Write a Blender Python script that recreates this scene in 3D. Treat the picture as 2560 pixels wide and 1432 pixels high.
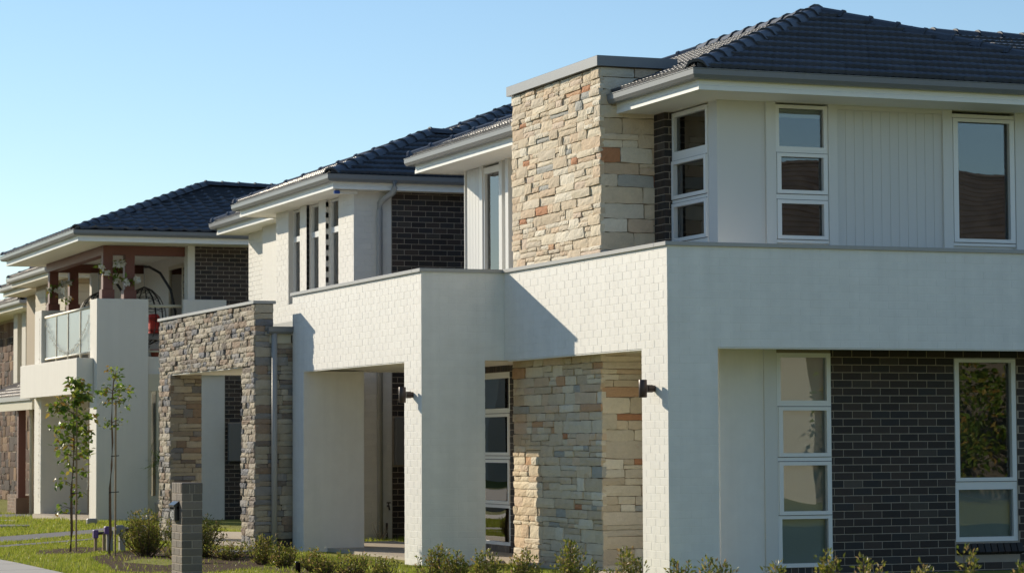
import bpy, bmesh, math, random
import numpy as np
from mathutils import Vector, Matrix

for _o in list(bpy.data.objects):
    bpy.data.objects.remove(_o, do_unlink=True)
SC = bpy.context.scene
COL = SC.collection
RND = random.Random(11)
R = math.radians

# ------------------------------------------------------------------ camera
CAMLOC = Vector((0.0, 0.0, 1.5))
def _basis(a, b, c):
    ca, sa, cb, sb, cc, sc_ = math.cos(a), math.sin(a), math.cos(b), math.sin(b), math.cos(c), math.sin(c)
    Y = Matrix(((ca, 0, sa), (0, 1, 0), (-sa, 0, ca)))
    P = Matrix(((1, 0, 0), (0, cb, -sb), (0, sb, cb)))
    Z = Matrix(((cc, -sc_, 0), (sc_, cc, 0), (0, 0, 1)))
    return Z @ P @ Y
_r = _basis(1.2027, -0.0589, -0.005)
_dx, _dy, _dz = _r @ Vector((0, 0, 1)), _r @ Vector((-1, 0, 0)), _r @ Vector((0, -1, 0))
_right = Vector((_dx[0], _dy[0], _dz[0])); _down = Vector((_dx[1], _dy[1], _dz[1])); _fwd = Vector((_dx[2], _dy[2], _dz[2]))
cam = bpy.data.cameras.new('camera'); camo = bpy.data.objects.new('camera', cam); COL.objects.link(camo)
cam.sensor_width = 36.0; cam.lens = 36.0 * 6561.9 / 2560.0
cam.clip_start = 0.1; cam.clip_end = 3000.0
cam.dof.use_dof = True; cam.dof.focus_distance = 31.0; cam.dof.aperture_fstop = 5.6
camo.matrix_world = Matrix((( _right[0], -_down[0], -_fwd[0], CAMLOC[0]), (_right[1], -_down[1], -_fwd[1], CAMLOC[1]),
                            (_right[2], -_down[2], -_fwd[2], CAMLOC[2]), (0, 0, 0, 1)))
SC.camera = camo

# ------------------------------------------------------------------ sky, sun, exposure
SUN_DIR = Vector((0.402, -0.850, -0.340)).normalized()      # the way the light travels
SUN_EL = math.asin(-SUN_DIR.z); SUN_AZ = math.atan2(-SUN_DIR.x, -SUN_DIR.y)   # clockwise from +Y
W = bpy.data.worlds.new('World'); SC.world = W; W.use_nodes = True
nt = W.node_tree; nt.nodes.clear()
sky = nt.nodes.new('ShaderNodeTexSky'); sky.sky_type = 'NISHITA'; sky.sun_disc = False
sky.sun_elevation = SUN_EL; sky.sun_rotation = SUN_AZ
sky.air_density = 1.0; sky.dust_density = 0.05; sky.ozone_density = 3.0; sky.altitude = 50
bg = nt.nodes.new('ShaderNodeBackground'); bg.inputs['Strength'].default_value = 0.112
out = nt.nodes.new('ShaderNodeOutputWorld')
nt.links.new(sky.outputs[0], bg.inputs[0]); nt.links.new(bg.outputs[0], out.inputs[0])
sl = bpy.data.lights.new('sun', 'SUN'); sl.energy = 4.5; sl.angle = R(0.5); sl.color = (1.0, 0.885, 0.70)
so = bpy.data.objects.new('sun', sl); COL.objects.link(so)
so.rotation_euler = SUN_DIR.to_track_quat('-Z', 'Y').to_euler(); so.location = (-20, 60, 40)
SC.view_settings.view_transform = 'Standard'; SC.view_settings.look = 'None'
SC.view_settings.exposure = 0.28; SC.view_settings.gamma = 1.0
SC.cycles.max_bounces = 8; SC.cycles.diffuse_bounces = 6; SC.cycles.glossy_bounces = 4; SC.cycles.transparent_max_bounces = 12
SC.cycles.sample_clamp_indirect = 6.0; SC.cycles.caustics_reflective = False; SC.cycles.caustics_refractive = False

# ------------------------------------------------------------------ materials
MATS = {}
def nd(t, kind, **kw):
    n = t.nodes.new('ShaderNode' + kind)
    for k, v in kw.items(): setattr(n, k, v)
    return n
def math_n(t, op, a, b=None):
    n = nd(t, 'Math', operation=op)
    for i, x in enumerate((a, b)):
        if x is None: continue
        if isinstance(x, (int, float)): n.inputs[i].default_value = x
        else: t.links.new(x, n.inputs[i])
    return n.outputs[0]
def rand_out(t):
    """One random number per object, and per loose piece of a joined mesh."""
    oi = nd(t, 'ObjectInfo'); g = nd(t, 'NewGeometry')
    return math_n(t, 'FRACT', math_n(t, 'ADD', oi.outputs['Random'], g.outputs['Random Per Island']))
def material(name, col, rough=0.6, spec=0.4, mott=0.0, mscale=3.0, bump=0.0, bscale=60.0, var=0.0, palette=None,
             metallic=0.0, transl=0.0, streak=0.0, coat=0.0, stops='CONSTANT', pvar=0.0, bdist=0.004, dirt=None):
    m = bpy.data.materials.new(name); m.use_nodes = True; t = m.node_tree
    p = t.nodes['Principled BSDF']; lk = t.links.new
    p.inputs['Roughness'].default_value = rough; p.inputs['Specular IOR Level'].default_value = spec
    p.inputs['Metallic'].default_value = metallic; p.inputs['Coat Weight'].default_value = coat
    pos = nd(t, 'NewGeometry').outputs['Position']
    c = None
    if palette:
        r = rand_out(t); rp = nd(t, 'ValToRGB'); rp.color_ramp.interpolation = stops
        els = rp.color_ramp.elements
        while len(els) < len(palette): els.new(0.5)
        for e, (pp, cc) in zip(els, palette): e.position = pp; e.color = (*cc, 1)
        lk(r, rp.inputs[0]); c = rp.outputs[0]
    else:
        rgb = nd(t, 'RGB'); rgb.outputs[0].default_value = (*col, 1); c = rgb.outputs[0]
    def scale_by(c, fac):
        mx = nd(t, 'Mix', data_type='RGBA', blend_type='MULTIPLY'); mx.inputs[0].default_value = 1.0
        cb = nd(t, 'CombineColor'); [lk(fac, cb.inputs[i]) for i in range(3)]
        lk(c, mx.inputs[6]); lk(cb.outputs[0], mx.inputs[7]); return mx.outputs[2]
    if var or pvar:
        r2 = math_n(t, 'FRACT', math_n(t, 'MULTIPLY', rand_out(t), 7.31)); v = var or pvar
        c = scale_by(c, math_n(t, 'ADD', math_n(t, 'MULTIPLY', r2, 2 * v), 1 - v))
    if mott:
        n = nd(t, 'TexNoise'); n.inputs['Scale'].default_value = mscale; n.inputs['Detail'].default_value = 6; n.inputs['Roughness'].default_value = 0.65
        lk(pos, n.inputs['Vector'])
        c = scale_by(c, math_n(t, 'ADD', math_n(t, 'MULTIPLY', n.outputs[0], 2 * mott), 1 - mott))
    if streak:
        mp = nd(t, 'Mapping'); mp.inputs['Scale'].default_value = (7, 7, 0.5); lk(pos, mp.inputs[0])
        n = nd(t, 'TexNoise'); n.inputs['Scale'].default_value = 1.0; n.inputs['Detail'].default_value = 5; lk(mp.outputs[0], n.inputs['Vector'])
        c = scale_by(c, math_n(t, 'ADD', math_n(t, 'MULTIPLY', n.outputs[0], 2 * streak), 1 - streak))
    if dirt:
        n = nd(t, 'TexNoise'); n.inputs['Scale'].default_value = dirt[1]; n.inputs['Detail'].default_value = 8; n.inputs['Roughness'].default_value = 0.7
        lk(pos, n.inputs['Vector'])
        mr = nd(t, 'MapRange'); mr.inputs[1].default_value = dirt[2]; mr.inputs[2].default_value = dirt[2] + 0.14; lk(n.outputs[0], mr.inputs[0])
        mx = nd(t, 'Mix', data_type='RGBA'); lk(mr.outputs[0], mx.inputs[0]); lk(c, mx.inputs[6]); mx.inputs[7].default_value = (*dirt[0], 1); c = mx.outputs[2]
    lk(c, p.inputs['Base Color'])
    if bump:
        n = nd(t, 'TexNoise'); n.inputs['Scale'].default_value = bscale; n.inputs['Detail'].default_value = 5; lk(pos, n.inputs['Vector'])
        b = nd(t, 'Bump'); b.inputs['Strength'].default_value = bump; b.inputs['Distance'].default_value = bdist
        lk(n.outputs[0], b.inputs['Height']); lk(b.outputs[0], p.inputs['Normal'])
    if transl:
        tr = nd(t, 'BsdfTranslucent'); lk(c, tr.inputs[0])
        ms = nd(t, 'MixShader'); ms.inputs[0].default_value = transl
        lk(p.outputs[0], ms.inputs[1]); lk(tr.outputs[0], ms.inputs[2]); lk(ms.outputs[0], t.nodes['Material Output'].inputs[0])
    MATS[name] = m; return m
def glass_material(name, tint=(0.7, 0.75, 0.76), refl=0.06, extra=1.0, frost=0.0):
    m = bpy.data.materials.new(name); m.use_nodes = True; t = m.node_tree; lk = t.links.new
    t.nodes.remove(t.nodes['Principled BSDF'])
    fr = nd(t, 'Fresnel'); fr.inputs[0].default_value = 1.5
    fac = math_n(t, 'ADD', math_n(t, 'MULTIPLY', fr.outputs[0], extra), refl)
    pos = nd(t, 'NewGeometry').outputs['Position']
    n = nd(t, 'TexNoise'); n.inputs['Scale'].default_value = 1.3; n.inputs['Detail'].default_value = 0; lk(pos, n.inputs['Vector'])
    b = nd(t, 'Bump'); b.inputs['Strength'].default_value = 0.25; b.inputs['Distance'].default_value = 0.01; lk(n.outputs[0], b.inputs['Height'])
    g = nd(t, 'BsdfGlossy'); g.inputs['Roughness'].default_value = frost * 0.3; lk(b.outputs[0], g.inputs['Normal'])
    tr = nd(t, 'BsdfTransparent'); tr.inputs[0].default_value = (*tint, 1)
    a = tr.outputs[0]
    if frost:
        d = nd(t, 'BsdfDiffuse'); d.inputs[0].default_value = (0.80, 0.88, 0.89, 1)
        tl = nd(t, 'BsdfTranslucent'); tl.inputs[0].default_value = (0.72, 0.78, 0.78, 1)
        m1 = nd(t, 'MixShader'); m1.inputs[0].default_value = 0.45; lk(d.outputs[0], m1.inputs[1]); lk(tl.outputs[0], m1.inputs[2])
        m2 = nd(t, 'MixShader'); m2.inputs[0].default_value = frost; lk(a, m2.inputs[1]); lk(m1.outputs[0], m2.inputs[2]); a = m2.outputs[0]
    ms = nd(t, 'MixShader'); lk(fac, ms.inputs[0]); lk(a, ms.inputs[1]); lk(g.outputs[0], ms.inputs[2])
    lk(ms.outputs[0], t.nodes['Material Output'].inputs[0]); MATS[name] = m; return m

material('white_paint', (0.80, 0.785, 0.74), 0.55, 0.3, mott=0.08, mscale=5, bump=0.5, bscale=110, streak=0.09, bdist=0.003)
material('white_brick', (0.80, 0.785, 0.74), 0.55, 0.3, mott=0.09, mscale=5, bump=0.5, bscale=90, var=0.015, streak=0.09, bdist=0.003)
material('grey_white', (0.70, 0.68, 0.63), 0.6, 0.3, mott=0.06, mscale=8, bump=0.6, bscale=90, streak=0.05)
material('grey_white_brick', (0.70, 0.68, 0.63), 0.6, 0.3, mott=0.07, mscale=7, bump=0.7, bscale=90, var=0.03, streak=0.05)
material('render_beige', (0.74, 0.71, 0.64), 0.7, 0.25, mott=0.04, mscale=2.5, bump=0.35, bscale=160, streak=0.06)
material('cladding', (0.66, 0.655, 0.63), 0.42, 0.4, mott=0.02, mscale=2, var=0.012)
material('trim', (0.72, 0.715, 0.685), 0.38, 0.4, mott=0.02)
material('soffit', (0.86, 0.83, 0.76), 0.6, 0.3, mott=0.02)
material('fascia', (0.86, 0.85, 0.80), 0.4, 0.4, streak=0.04)
material('gutter', (0.19, 0.195, 0.20), 0.35, 0.5, mott=0.08, mscale=4)
material('coping', (0.38, 0.375, 0.36), 0.42, 0.45, mott=0.08, mscale=5)
material('frame_alu', (0.82, 0.82, 0.80), 0.35, 0.5)
material('frame_gap', (0.05, 0.05, 0.05), 0.7)
material('tile', (0.075, 0.083, 0.10), 0.38, 0.5, var=0.16, mott=0.25, mscale=2.5, bump=0.25, bscale=80)
material('tile_gloss', (0.085, 0.096, 0.12), 0.22, 0.6, var=0.16, mott=0.12, mscale=5, bump=0.2, bscale=60)
material('tile_brown', (0.13, 0.11, 0.10), 0.55, 0.4, var=0.2, mott=0.12, mscale=5)
material('cap', (0.062, 0.069, 0.083), 0.42, 0.5, var=0.12, mott=0.12, mscale=6)
material('underlay', (0.02, 0.02, 0.022), 0.9)
material('mortar', (0.36, 0.305, 0.245), 0.9, 0.2, mott=0.12, mscale=20, bump=0.5, bscale=200)
material('dark_brick', None, 0.62, 0.35, palette=[(0, (.042, .031, .026)), (.3, (.032, .026, .023)), (.5, (.052, .038, .031)), (.72, (.036, .033, .032)), (.86, (.062, .044, .034)), (.95, (.075, .062, .05))],
         pvar=0.22, mott=0.12, mscale=14, bump=0.4, bscale=140)
material('grey_brick', None, 0.75, 0.3, palette=[(0, (.18, .15, .12)), (.4, (.15, .128, .105)), (.7, (.205, .172, .14))], pvar=0.12, mott=0.2, mscale=40, bump=0.8, bscale=180)
material('brown_brick', None, 0.75, 0.3, palette=[(0, (.24, .15, .095)), (.5, (.19, .12, .08))], pvar=0.15, mott=0.15, mscale=14)
material('stone_joint', (0.32, 0.25, 0.17), 0.95, 0.1)
material('stone_joint_dark', (0.10, 0.085, 0.07), 0.95, 0.1)
material('cream_stone', None, 0.85, 0.2, palette=[(0, (.70, .58, .42)), (.17, (.76, .66, .50)), (.36, (.67, .55, .40)), (.50, (.80, .72, .58)), (.64, (.71, .61, .47)),
         (.76, (.70, .54, .38)), (.88, (.46, .45, .41)), (.905, (.66, .53, .41)), (.955, (.58, .28, .15)), (.975, (.64, .40, .24))],
         pvar=0.10, mott=0.16, mscale=11, bump=0.9, bscale=38, bdist=0.012, dirt=((.46, .27, .14), 3.1, 0.63))
material('grey_stone', None, 0.85, 0.2, palette=[(0, (.40, .35, .27)), (.16, (.29, .275, .26)), (.32, (.47, .415, .33)), (.50, (.24, .20, .17)), (.60, (.36, .30, .23)),
         (.72, (.20, .20, .215)), (.80, (.43, .37, .28)), (.9, (.31, .23, .17))],
         pvar=0.14, mott=0.2, mscale=12, bump=0.9, bscale=42, bdist=0.012)
material('concrete', (0.50, 0.435, 0.35), 0.85, 0.2, mott=0.12, mscale=6, bump=0.4, bscale=150)
material('path_grey', (0.20, 0.195, 0.20), 0.85, 0.2, mott=0.15, mscale=6, bump=0.4, bscale=150)
material('pavement', (0.52, 0.49, 0.44), 0.85, 0.2, mott=0.1, mscale=5)
material('asphalt', (0.27, 0.26, 0.25), 0.9, 0.2, mott=0.2, mscale=8)
material('lawn_soil', (0.29, 0.29, 0.075), 0.95, 0.1, mott=0.35, mscale=4, bump=1.0, bscale=50, bdist=0.03)
material('mulch', (0.10, 0.065, 0.04), 0.95, 0.1, mott=0.5, mscale=25, bump=1.0, bscale=40, bdist=0.04)
material('grass', None, 0.5, 0.3, palette=[(0, (.27, .34, .035)), (.3, (.36, .40, .05)), (.6, (.21, .29, .028)), (.85, (.44, .42, .10))], pvar=0.2, transl=0.42, stops='LINEAR')
material('leaf', None, 0.45, 0.4, palette=[(0, (.10, .14, .02)), (.35, (.19, .21, .03)), (.62, (.28, .265, .045)), (.82, (.36, .31, .08)), (.95, (.42, .28, .13))], pvar=0.25, transl=0.40, stops='LINEAR')
material('leaf_green', None, 0.45, 0.4, palette=[(0, (.10, .18, .025)), (.5, (.17, .25, .035)), (.8, (.27, .31, .05)), (.95, (.40, .25, .06))], pvar=0.25, transl=0.45, stops='LINEAR')
material('flower_white', (0.75, 0.73, 0.66), 0.6, transl=0.3)
material('bark', (0.16, 0.105, 0.065), 0.9, 0.1, mott=0.3, mscale=40, bump=0.6, bscale=90)
material('stake_wood', (0.36, 0.26, 0.16), 0.85, 0.2, mott=0.2, mscale=30)
material('timber', (0.16, 0.058, 0.04), 0.5, 0.4, mott=0.08, mscale=6)
material('black_metal', (0.012, 0.012, 0.013), 0.4, 0.5)
material('bronze', (0.065, 0.042, 0.034), 0.38, 0.5, metallic=0.3)
material('black_plastic', (0.014, 0.015, 0.018), 0.25, 0.5)
material('white_plastic', (0.72, 0.72, 0.70), 0.4)
material('grey_plastic', (0.26, 0.26, 0.25), 0.5)
material('purple_plastic', (0.14, 0.075, 0.24), 0.45)
material('blue_plastic', (0.03, 0.09, 0.42), 0.3)
material('galv', (0.34, 0.33, 0.31), 0.45, metallic=0.2, mott=0.15, mscale=10)
material('meter_grey', (0.17, 0.165, 0.155), 0.5)
material('blind', (0.78, 0.73, 0.62), 0.8, mott=0.03)
material('blind_white', (0.80, 0.80, 0.76), 0.8)
material('curtain', (0.74, 0.74, 0.71), 0.85)
material('unlit_room', (0.055, 0.05, 0.045), 0.9)  # darkness of an unlit interior put into the colour
material('red_cushion', (0.55, 0.06, 0.05), 0.8)
material('terracotta', (0.52, 0.40, 0.28), 0.8, mott=0.1, mscale=6, dirt=((.42, .10, .05), 9.0, 0.52))
material('terracotta_red', (0.36, 0.10, 0.06), 0.8, mott=0.1)
material('roof_membrane', (0.74, 0.71, 0.65), 0.7, mott=0.06, mscale=3)
material('dark_rubble', None, 0.9, 0.2, palette=[(0, (.10, .06, .045)), (.3, (.17, .10, .07)), (.6, (.07, .055, .05)), (.85, (.24, .15, .09))], pvar=0.2, mott=0.2, mscale=8)
material('weatherboard', (0.56, 0.49, 0.37), 0.6, mott=0.04)
material('cream_trim', (0.60, 0.55, 0.42), 0.5)
material('tan_render', (0.40, 0.32, 0.22), 0.8, mott=0.08, mscale=6, bump=0.3, bscale=120)
material('far_tan', (0.62, 0.58, 0.50), 0.8, mott=0.05)
material('far_roof', (0.10, 0.085, 0.075), 0.7, mott=0.2, mscale=3)
glass_material('glass', (0.82, 0.86, 0.86), 0.03, 1.5)
glass_material('frosted', (0.75, 0.82, 0.82), 0.03, 1.0, frost=0.85)

# ------------------------------------------------------------------ helpers
ORG = {}
def tag(o, label=None, cat=None, group=None, kind=None):
    if label: o['label'] = label
    if cat: o['category'] = cat
    if group: o['group'] = group
    if kind: o['kind'] = kind
    return o
def thing(name, label, cat, loc, group=None):
    o = bpy.data.objects.new(name, None); COL.objects.link(o); o.location = loc; o.empty_display_size = 0.2
    ORG[o.name] = Vector(loc); return tag(o, label, cat, group)
def org(p): return ORG[p.name] if p is not None else Vector((0, 0, 0))
def link(name, me, parent, loc=None):
    o = bpy.data.objects.new(name, me); COL.objects.link(o)
    if parent is not None:
        o.parent = parent; ORG[o.name] = org(parent)
    else: ORG[o.name] = Vector(loc or (0, 0, 0)); o.location = ORG[o.name]
    return o
class MB:
    def __init__(s): s.v = []; s.f = []
    def add(s, vs, fs):
        k = len(s.v); s.v += [tuple(v) for v in vs]; s.f += [tuple(i + k for i in f) for f in fs]; return s
    def box(s, x0, x1, y0, y1, z0, z1):
        if x0 > x1: x0, x1 = x1, x0
        if y0 > y1: y0, y1 = y1, y0
        if z0 > z1: z0, z1 = z1, z0
        return s.add([(x0, y0, z0), (x1, y0, z0), (x1, y1, z0), (x0, y1, z0), (x0, y0, z1), (x1, y0, z1), (x1, y1, z1), (x0, y1, z1)],
                     [(0, 3, 2, 1), (4, 5, 6, 7), (0, 1, 5, 4), (1, 2, 6, 5), (2, 3, 7, 6), (3, 0, 4, 7)])
    def bbox(s, x0, x1, y0, y1, z0, z1, c=0.006):
        """box with chamfered vertical and top edges"""
        vs = []
        for z, i in ((z0, 0), (z1 - c, 0), (z1, c)):
            for (x, y) in ((x0 + c, y0 + i), (x1 - c, y0 + i), (x1 - i, y0 + c), (x1 - i, y1 - c), (x1 - c, y1 - i), (x0 + c, y1 - i), (x0 + i, y1 - c), (x0 + i, y0 + c)):
                vs.append((x, y, z))
        fs = [tuple(reversed(range(8))), tuple(range(16, 24))]
        for a in (0, 8):
            for i in range(8): fs.append((a + i, a + (i + 1) % 8, a + 8 + (i + 1) % 8, a + 8 + i))
        return s.add(vs, fs)
    def slab(s, poly, z0, z1):
        n = len(poly); vs = [(x, y, z0) for x, y in poly] + [(x, y, z1) for x, y in poly]
        return s.add(vs, [tuple(reversed(range(n))), tuple(range(n, 2 * n))] + [(i, (i + 1) % n, n + (i + 1) % n, n + i) for i in range(n)])
    def tube(s, path, r, n=8, caps=True):
        path = [Vector(p) for p in path]; rr = r if isinstance(r, (list, tuple)) else [r] * len(path)
        k = len(s.v); up = Vector((0, 0, 1))
        for i, p in enumerate(path):
            d = (path[min(i + 1, len(path) - 1)] - path[max(i - 1, 0)]).normalized()
            a = d.cross(up)
            if a.length < 0.05: a = d.cross(Vector((1, 0, 0)))
            a.normalize(); b = d.cross(a).normalized()
            for j in range(n):
                t = 2 * math.pi * j / n; s.v.append(tuple(p + a * (rr[i] * math.cos(t)) + b * (rr[i] * math.sin(t))))
        for i in range(len(path) - 1):
            for j in range(n):
                s.f.append((k + i * n + j, k + (i + 1) * n + j, k + (i + 1) * n + (j + 1) % n, k + i * n + (j + 1) % n))
        if caps:
            s.f.append(tuple(k + j for j in range(n))); e = k + (len(path) - 1) * n; s.f.append(tuple(e + j for j in reversed(range(n))))
        return s
    def lathe(s, c, prof, n=18):
        k = len(s.v)
        for r, z in prof:
            for j in range(n): t = 2 * math.pi * j / n; s.v.append((c[0] + r * math.cos(t), c[1] + r * math.sin(t), c[2] + z))
        for i in range(len(prof) - 1):
            for j in range(n): s.f.append((k + i * n + j, k + i * n + (j + 1) % n, k + (i + 1) * n + (j + 1) % n, k + (i + 1) * n + j))
        s.f.append(tuple(k + j for j in reversed(range(n)))); e = k + (len(prof) - 1) * n; s.f.append(tuple(e + j for j in range(n)))
        return s
    def ring(s, rect, prof):
        """sweep a profile of (outward offset, z) round a rectangle"""
        x0, x1, y0, y1 = rect; k = len(s.v)
        for o, z in prof: s.v += [(x0 - o, y0 - o, z), (x1 + o, y0 - o, z), (x1 + o, y1 + o, z), (x0 - o, y1 + o, z)]
        for i in range(len(prof) - 1):
            for j in range(4): s.f.append((k + 4 * i + j, k + 4 * i + (j + 1) % 4, k + 4 * i + 4 + (j + 1) % 4, k + 4 * i + 4 + j))
        return s
    def pl(s, plane, c, d, u0, u1, z0, z1):
        """box on a wall face: plane 'Y' faces -Y at y=c, 'X' faces -X at x=c; d=(front, back) offsets inward"""
        return s.box(u0, u1, c + d[0], c + d[1], z0, z1) if plane == 'Y' else s.box(c + d[0], c + d[1], u0, u1, z0, z1)
    def mesh(s, name, mat, o=(0, 0, 0), smooth=False):
        me = bpy.data.meshes.new(name); ox, oy, oz = o
        me.from_pydata([(x - ox, y - oy, z - oz) for x, y, z in s.v], [], s.f); me.update()
        if mat: me.materials.append(MATS[mat])
        if smooth: me.polygons.foreach_set('use_smooth', [True] * len(me.polygons))
        return me
    def build(s, name, mat, parent=None, smooth=False, loc=None):
        o = org(parent) if parent is not None else Vector(loc or (0, 0, 0))
        return link(name, s.mesh(name, mat, o, smooth), parent, loc)
def struct(name, mb, mat, kind='structure'): return tag(mb.build(name, mat), kind=kind)

class Pieces:
    """Many alike pieces of one part: the 300 that show largest become objects of their own, the rest one joined part."""
    def __init__(s, name, parent, mat, limit=300): s.n, s.p, s.m, s.l, s.items = name, parent, mat, limit, []
    def add(s, me, mw, normal=None, area=0.02):
        p = mw.translation; d = p - CAMLOC; dist = d.length
        f = 1.0 if normal is None else max(0.02, -normal.dot(d / dist))
        s.items.append((f * area / dist ** 2, len(s.items), me, mw))
    def finish(s):
        s.items.sort(key=lambda i: -i[0]); o = org(s.p)
        for _, _, me, mw in s.items[:s.l]:
            if not me.materials: me.materials.append(MATS[s.m])
            ob = bpy.data.objects.new(s.n, me); COL.objects.link(ob); ob.parent = s.p
            mm = mw.copy(); mm.translation = mw.translation - o; ob.matrix_local = mm
        rest = s.items[s.l:]
        if rest: join(s.n + '_field', [(me, mw) for _, _, me, mw in rest], s.m, s.p)
CACHE = {}
def arrays(me):
    k = me.name
    if k not in CACHE:
        v = np.empty(len(me.vertices) * 3); me.vertices.foreach_get('co', v)
        li = np.empty(len(me.loops), dtype=np.int64); me.loops.foreach_get('vertex_index', li)
        ls = np.empty(len(me.polygons), dtype=np.int64); me.polygons.foreach_get('loop_start', ls)
        lt = np.empty(len(me.polygons), dtype=np.int64); me.polygons.foreach_get('loop_total', lt)
        CACHE[k] = (v.reshape(-1, 3), li, ls, lt)
    return CACHE[k]
def from_arrays(name, V, LI, LT, mat):
    me = bpy.data.meshes.new(name); LS = np.concatenate([[0], np.cumsum(LT)[:-1]])
    me.vertices.add(len(V)); me.vertices.foreach_set('co', np.asarray(V, dtype=np.float64).ravel())
    me.loops.add(len(LI)); me.loops.foreach_set('vertex_index', np.asarray(LI, dtype=np.int32))
    me.polygons.add(len(LT)); me.polygons.foreach_set('loop_start', LS.astype(np.int32))
    me.update(calc_edges=True); me.polygons.foreach_set('use_smooth', [False] * len(LT)); me.materials.append(MATS[mat]); return me
def join(name, items, mat, parent, kind='stuff'):
    V, LI, LT, k = [], [], [], 0; o = np.array(org(parent))
    for me, mw in items:
        v, li, ls, lt = arrays(me); m = np.array(mw)
        V.append(v @ m[:3, :3].T + m[:3, 3] - o); LI.append(li + k); LT.append(lt); k += len(v)
    me = from_arrays(name, np.concatenate(V), np.concatenate(LI), np.concatenate(LT), mat)
    ob = link(name, me, parent); ob['kind'] = kind; return ob

# bricks ---------------------------------------------------------------
BM = {}
def brick_mesh(L, H, mat, D=0.05, ch=0.004):
    key = ('b', round(L * 200), round(H * 500), mat)
    if key not in BM:
        L = max(L, 0.015); H = max(H, 0.012); c = min(ch, L / 3, H / 3); x, z = L / 2, H / 2
        vs = []
        for y, i in ((D, 0), (c, 0), (0, c)): vs += [(-x + i, y, -z + i), (x - i, y, -z + i), (x - i, y, z - i), (-x + i, y, z - i)]
        fs = [(8, 9, 10, 11)]
        for a in (0, 4):
            for i in range(4): fs.append((a + i, a + (i + 1) % 4, a + 4 + (i + 1) % 4, a + 4 + i))
        BM[key] = MB().add(vs, fs).mesh('brick', mat)
    return BM[key]
ROTX = Matrix.Rotation(-math.pi / 2, 4, 'Z')       # turns a piece made for a -Y face onto a -X face
def placed(plane, c, u, z, front=0.0):
    if plane == 'Y': return Matrix.Translation((u, c + front, z)), Vector((0, -1, 0))
    return Matrix.Translation((c + front, u, z)) @ ROTX, Vector((-1, 0, 0))
def lay_bricks(P, plane, c, u0, u1, z0, z1, holes=(), L=0.24, H=0.0862, j=0.010, mat=None, zb=0.0, ub=0.0, wob=0.0015, ch=0.004):
    k0 = math.floor((z0 - zb) / H + 1e-6); k1 = math.ceil((z1 - zb) / H - 1e-6)
    for k in range(k0, k1):
        a = max(zb + k * H + j / 2, z0); b = min(zb + (k + 1) * H - j / 2, z1)
        if b - a < 0.012: continue
        zc = (a + b) / 2; iv = [(u0, u1)]
        for h in holes:
            if h[2] < zc < h[3]:
                nv = []
                for p, q in iv:
                    if h[1] <= p or h[0] >= q: nv.append((p, q)); continue
                    if h[0] > p: nv.append((p, h[0]))
                    if h[1] < q: nv.append((h[1], q))
                iv = nv
        off = ub + (0.5 * L if k % 2 else 0.0)
        for p, q in iv:
            i = math.floor((p - off) / L)
            while off + i * L < q:
                s = max(off + i * L + j / 2, p); e = min(off + (i + 1) * L - j / 2, q); i += 1
                if e - s < 0.02: continue
                mw, n = placed(plane, c, (s + e) / 2, zc, RND.uniform(-wob, wob))
                P.add(brick_mesh(e - s, b - a, mat or P.m, ch=ch), mw, n, (e - s) * (b - a))
# stones ---------------------------------------------------------------
SM = {}
def stone_mesh(i, mat, rough):
    key = ('s', i, mat, rough)
    if key not in SM:
        rg = random.Random(100 + i); nx, nz = 6, 4; vs = []; fs = []
        ph = [rg.uniform(0, 6.28) for _ in range(6)]
        cut = [rg.uniform(0.0, 0.05) for _ in range(4)]
        for r_ in range(nz):
            for q in range(nx):
                u = q / (nx - 1) - 0.5; w = r_ / (nz - 1) - 0.5; edge = (q in (0, nx - 1)) or (r_ in (0, nz - 1))
                x = u + (rg.uniform(-.014, .014)); z = w + rg.uniform(-.03, .03)
                d = 0.35 * math.sin(3.1 * u + ph[0]) * math.sin(2.7 * w + ph[1]) + 0.3 * math.sin(9 * u + ph[2]) * math.cos(5 * w + ph[3]) + rg.uniform(-.5, .5)
                y = -0.5 * rough * (d + 0.6) + (0.14 if edge else 0.0)
                if abs(u) == .5 and abs(w) == .5: x -= math.copysign(cut[(q > 0) * 2 + (r_ > 0)] * .4, u); z -= math.copysign(cut[(q > 0) * 2 + (r_ > 0)], w)
                vs.append((x, y, z))
        for r_ in range(nz - 1):
            for q in range(nx - 1): a = r_ * nx + q; fs.append((a, a + 1, a + nx + 1, a + nx))
        bd = [q for q in range(nx)] + [r_ * nx + nx - 1 for r_ in range(1, nz)] + [(nz - 1) * nx + q for q in range(nx - 2, -1, -1)] + [r_ * nx for r_ in range(nz - 2, 0, -1)]
        k = len(vs)
        for b in bd: vs.append((vs[b][0] * .985, 1.6, vs[b][2] * .98))
        n = len(bd)
        for t in range(n): fs.append((bd[(t + 1) % n], bd[t], k + t, k + (t + 1) % n))
        SM[key] = MB().add(vs, fs).mesh('stone', mat)
    return SM[key]
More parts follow.
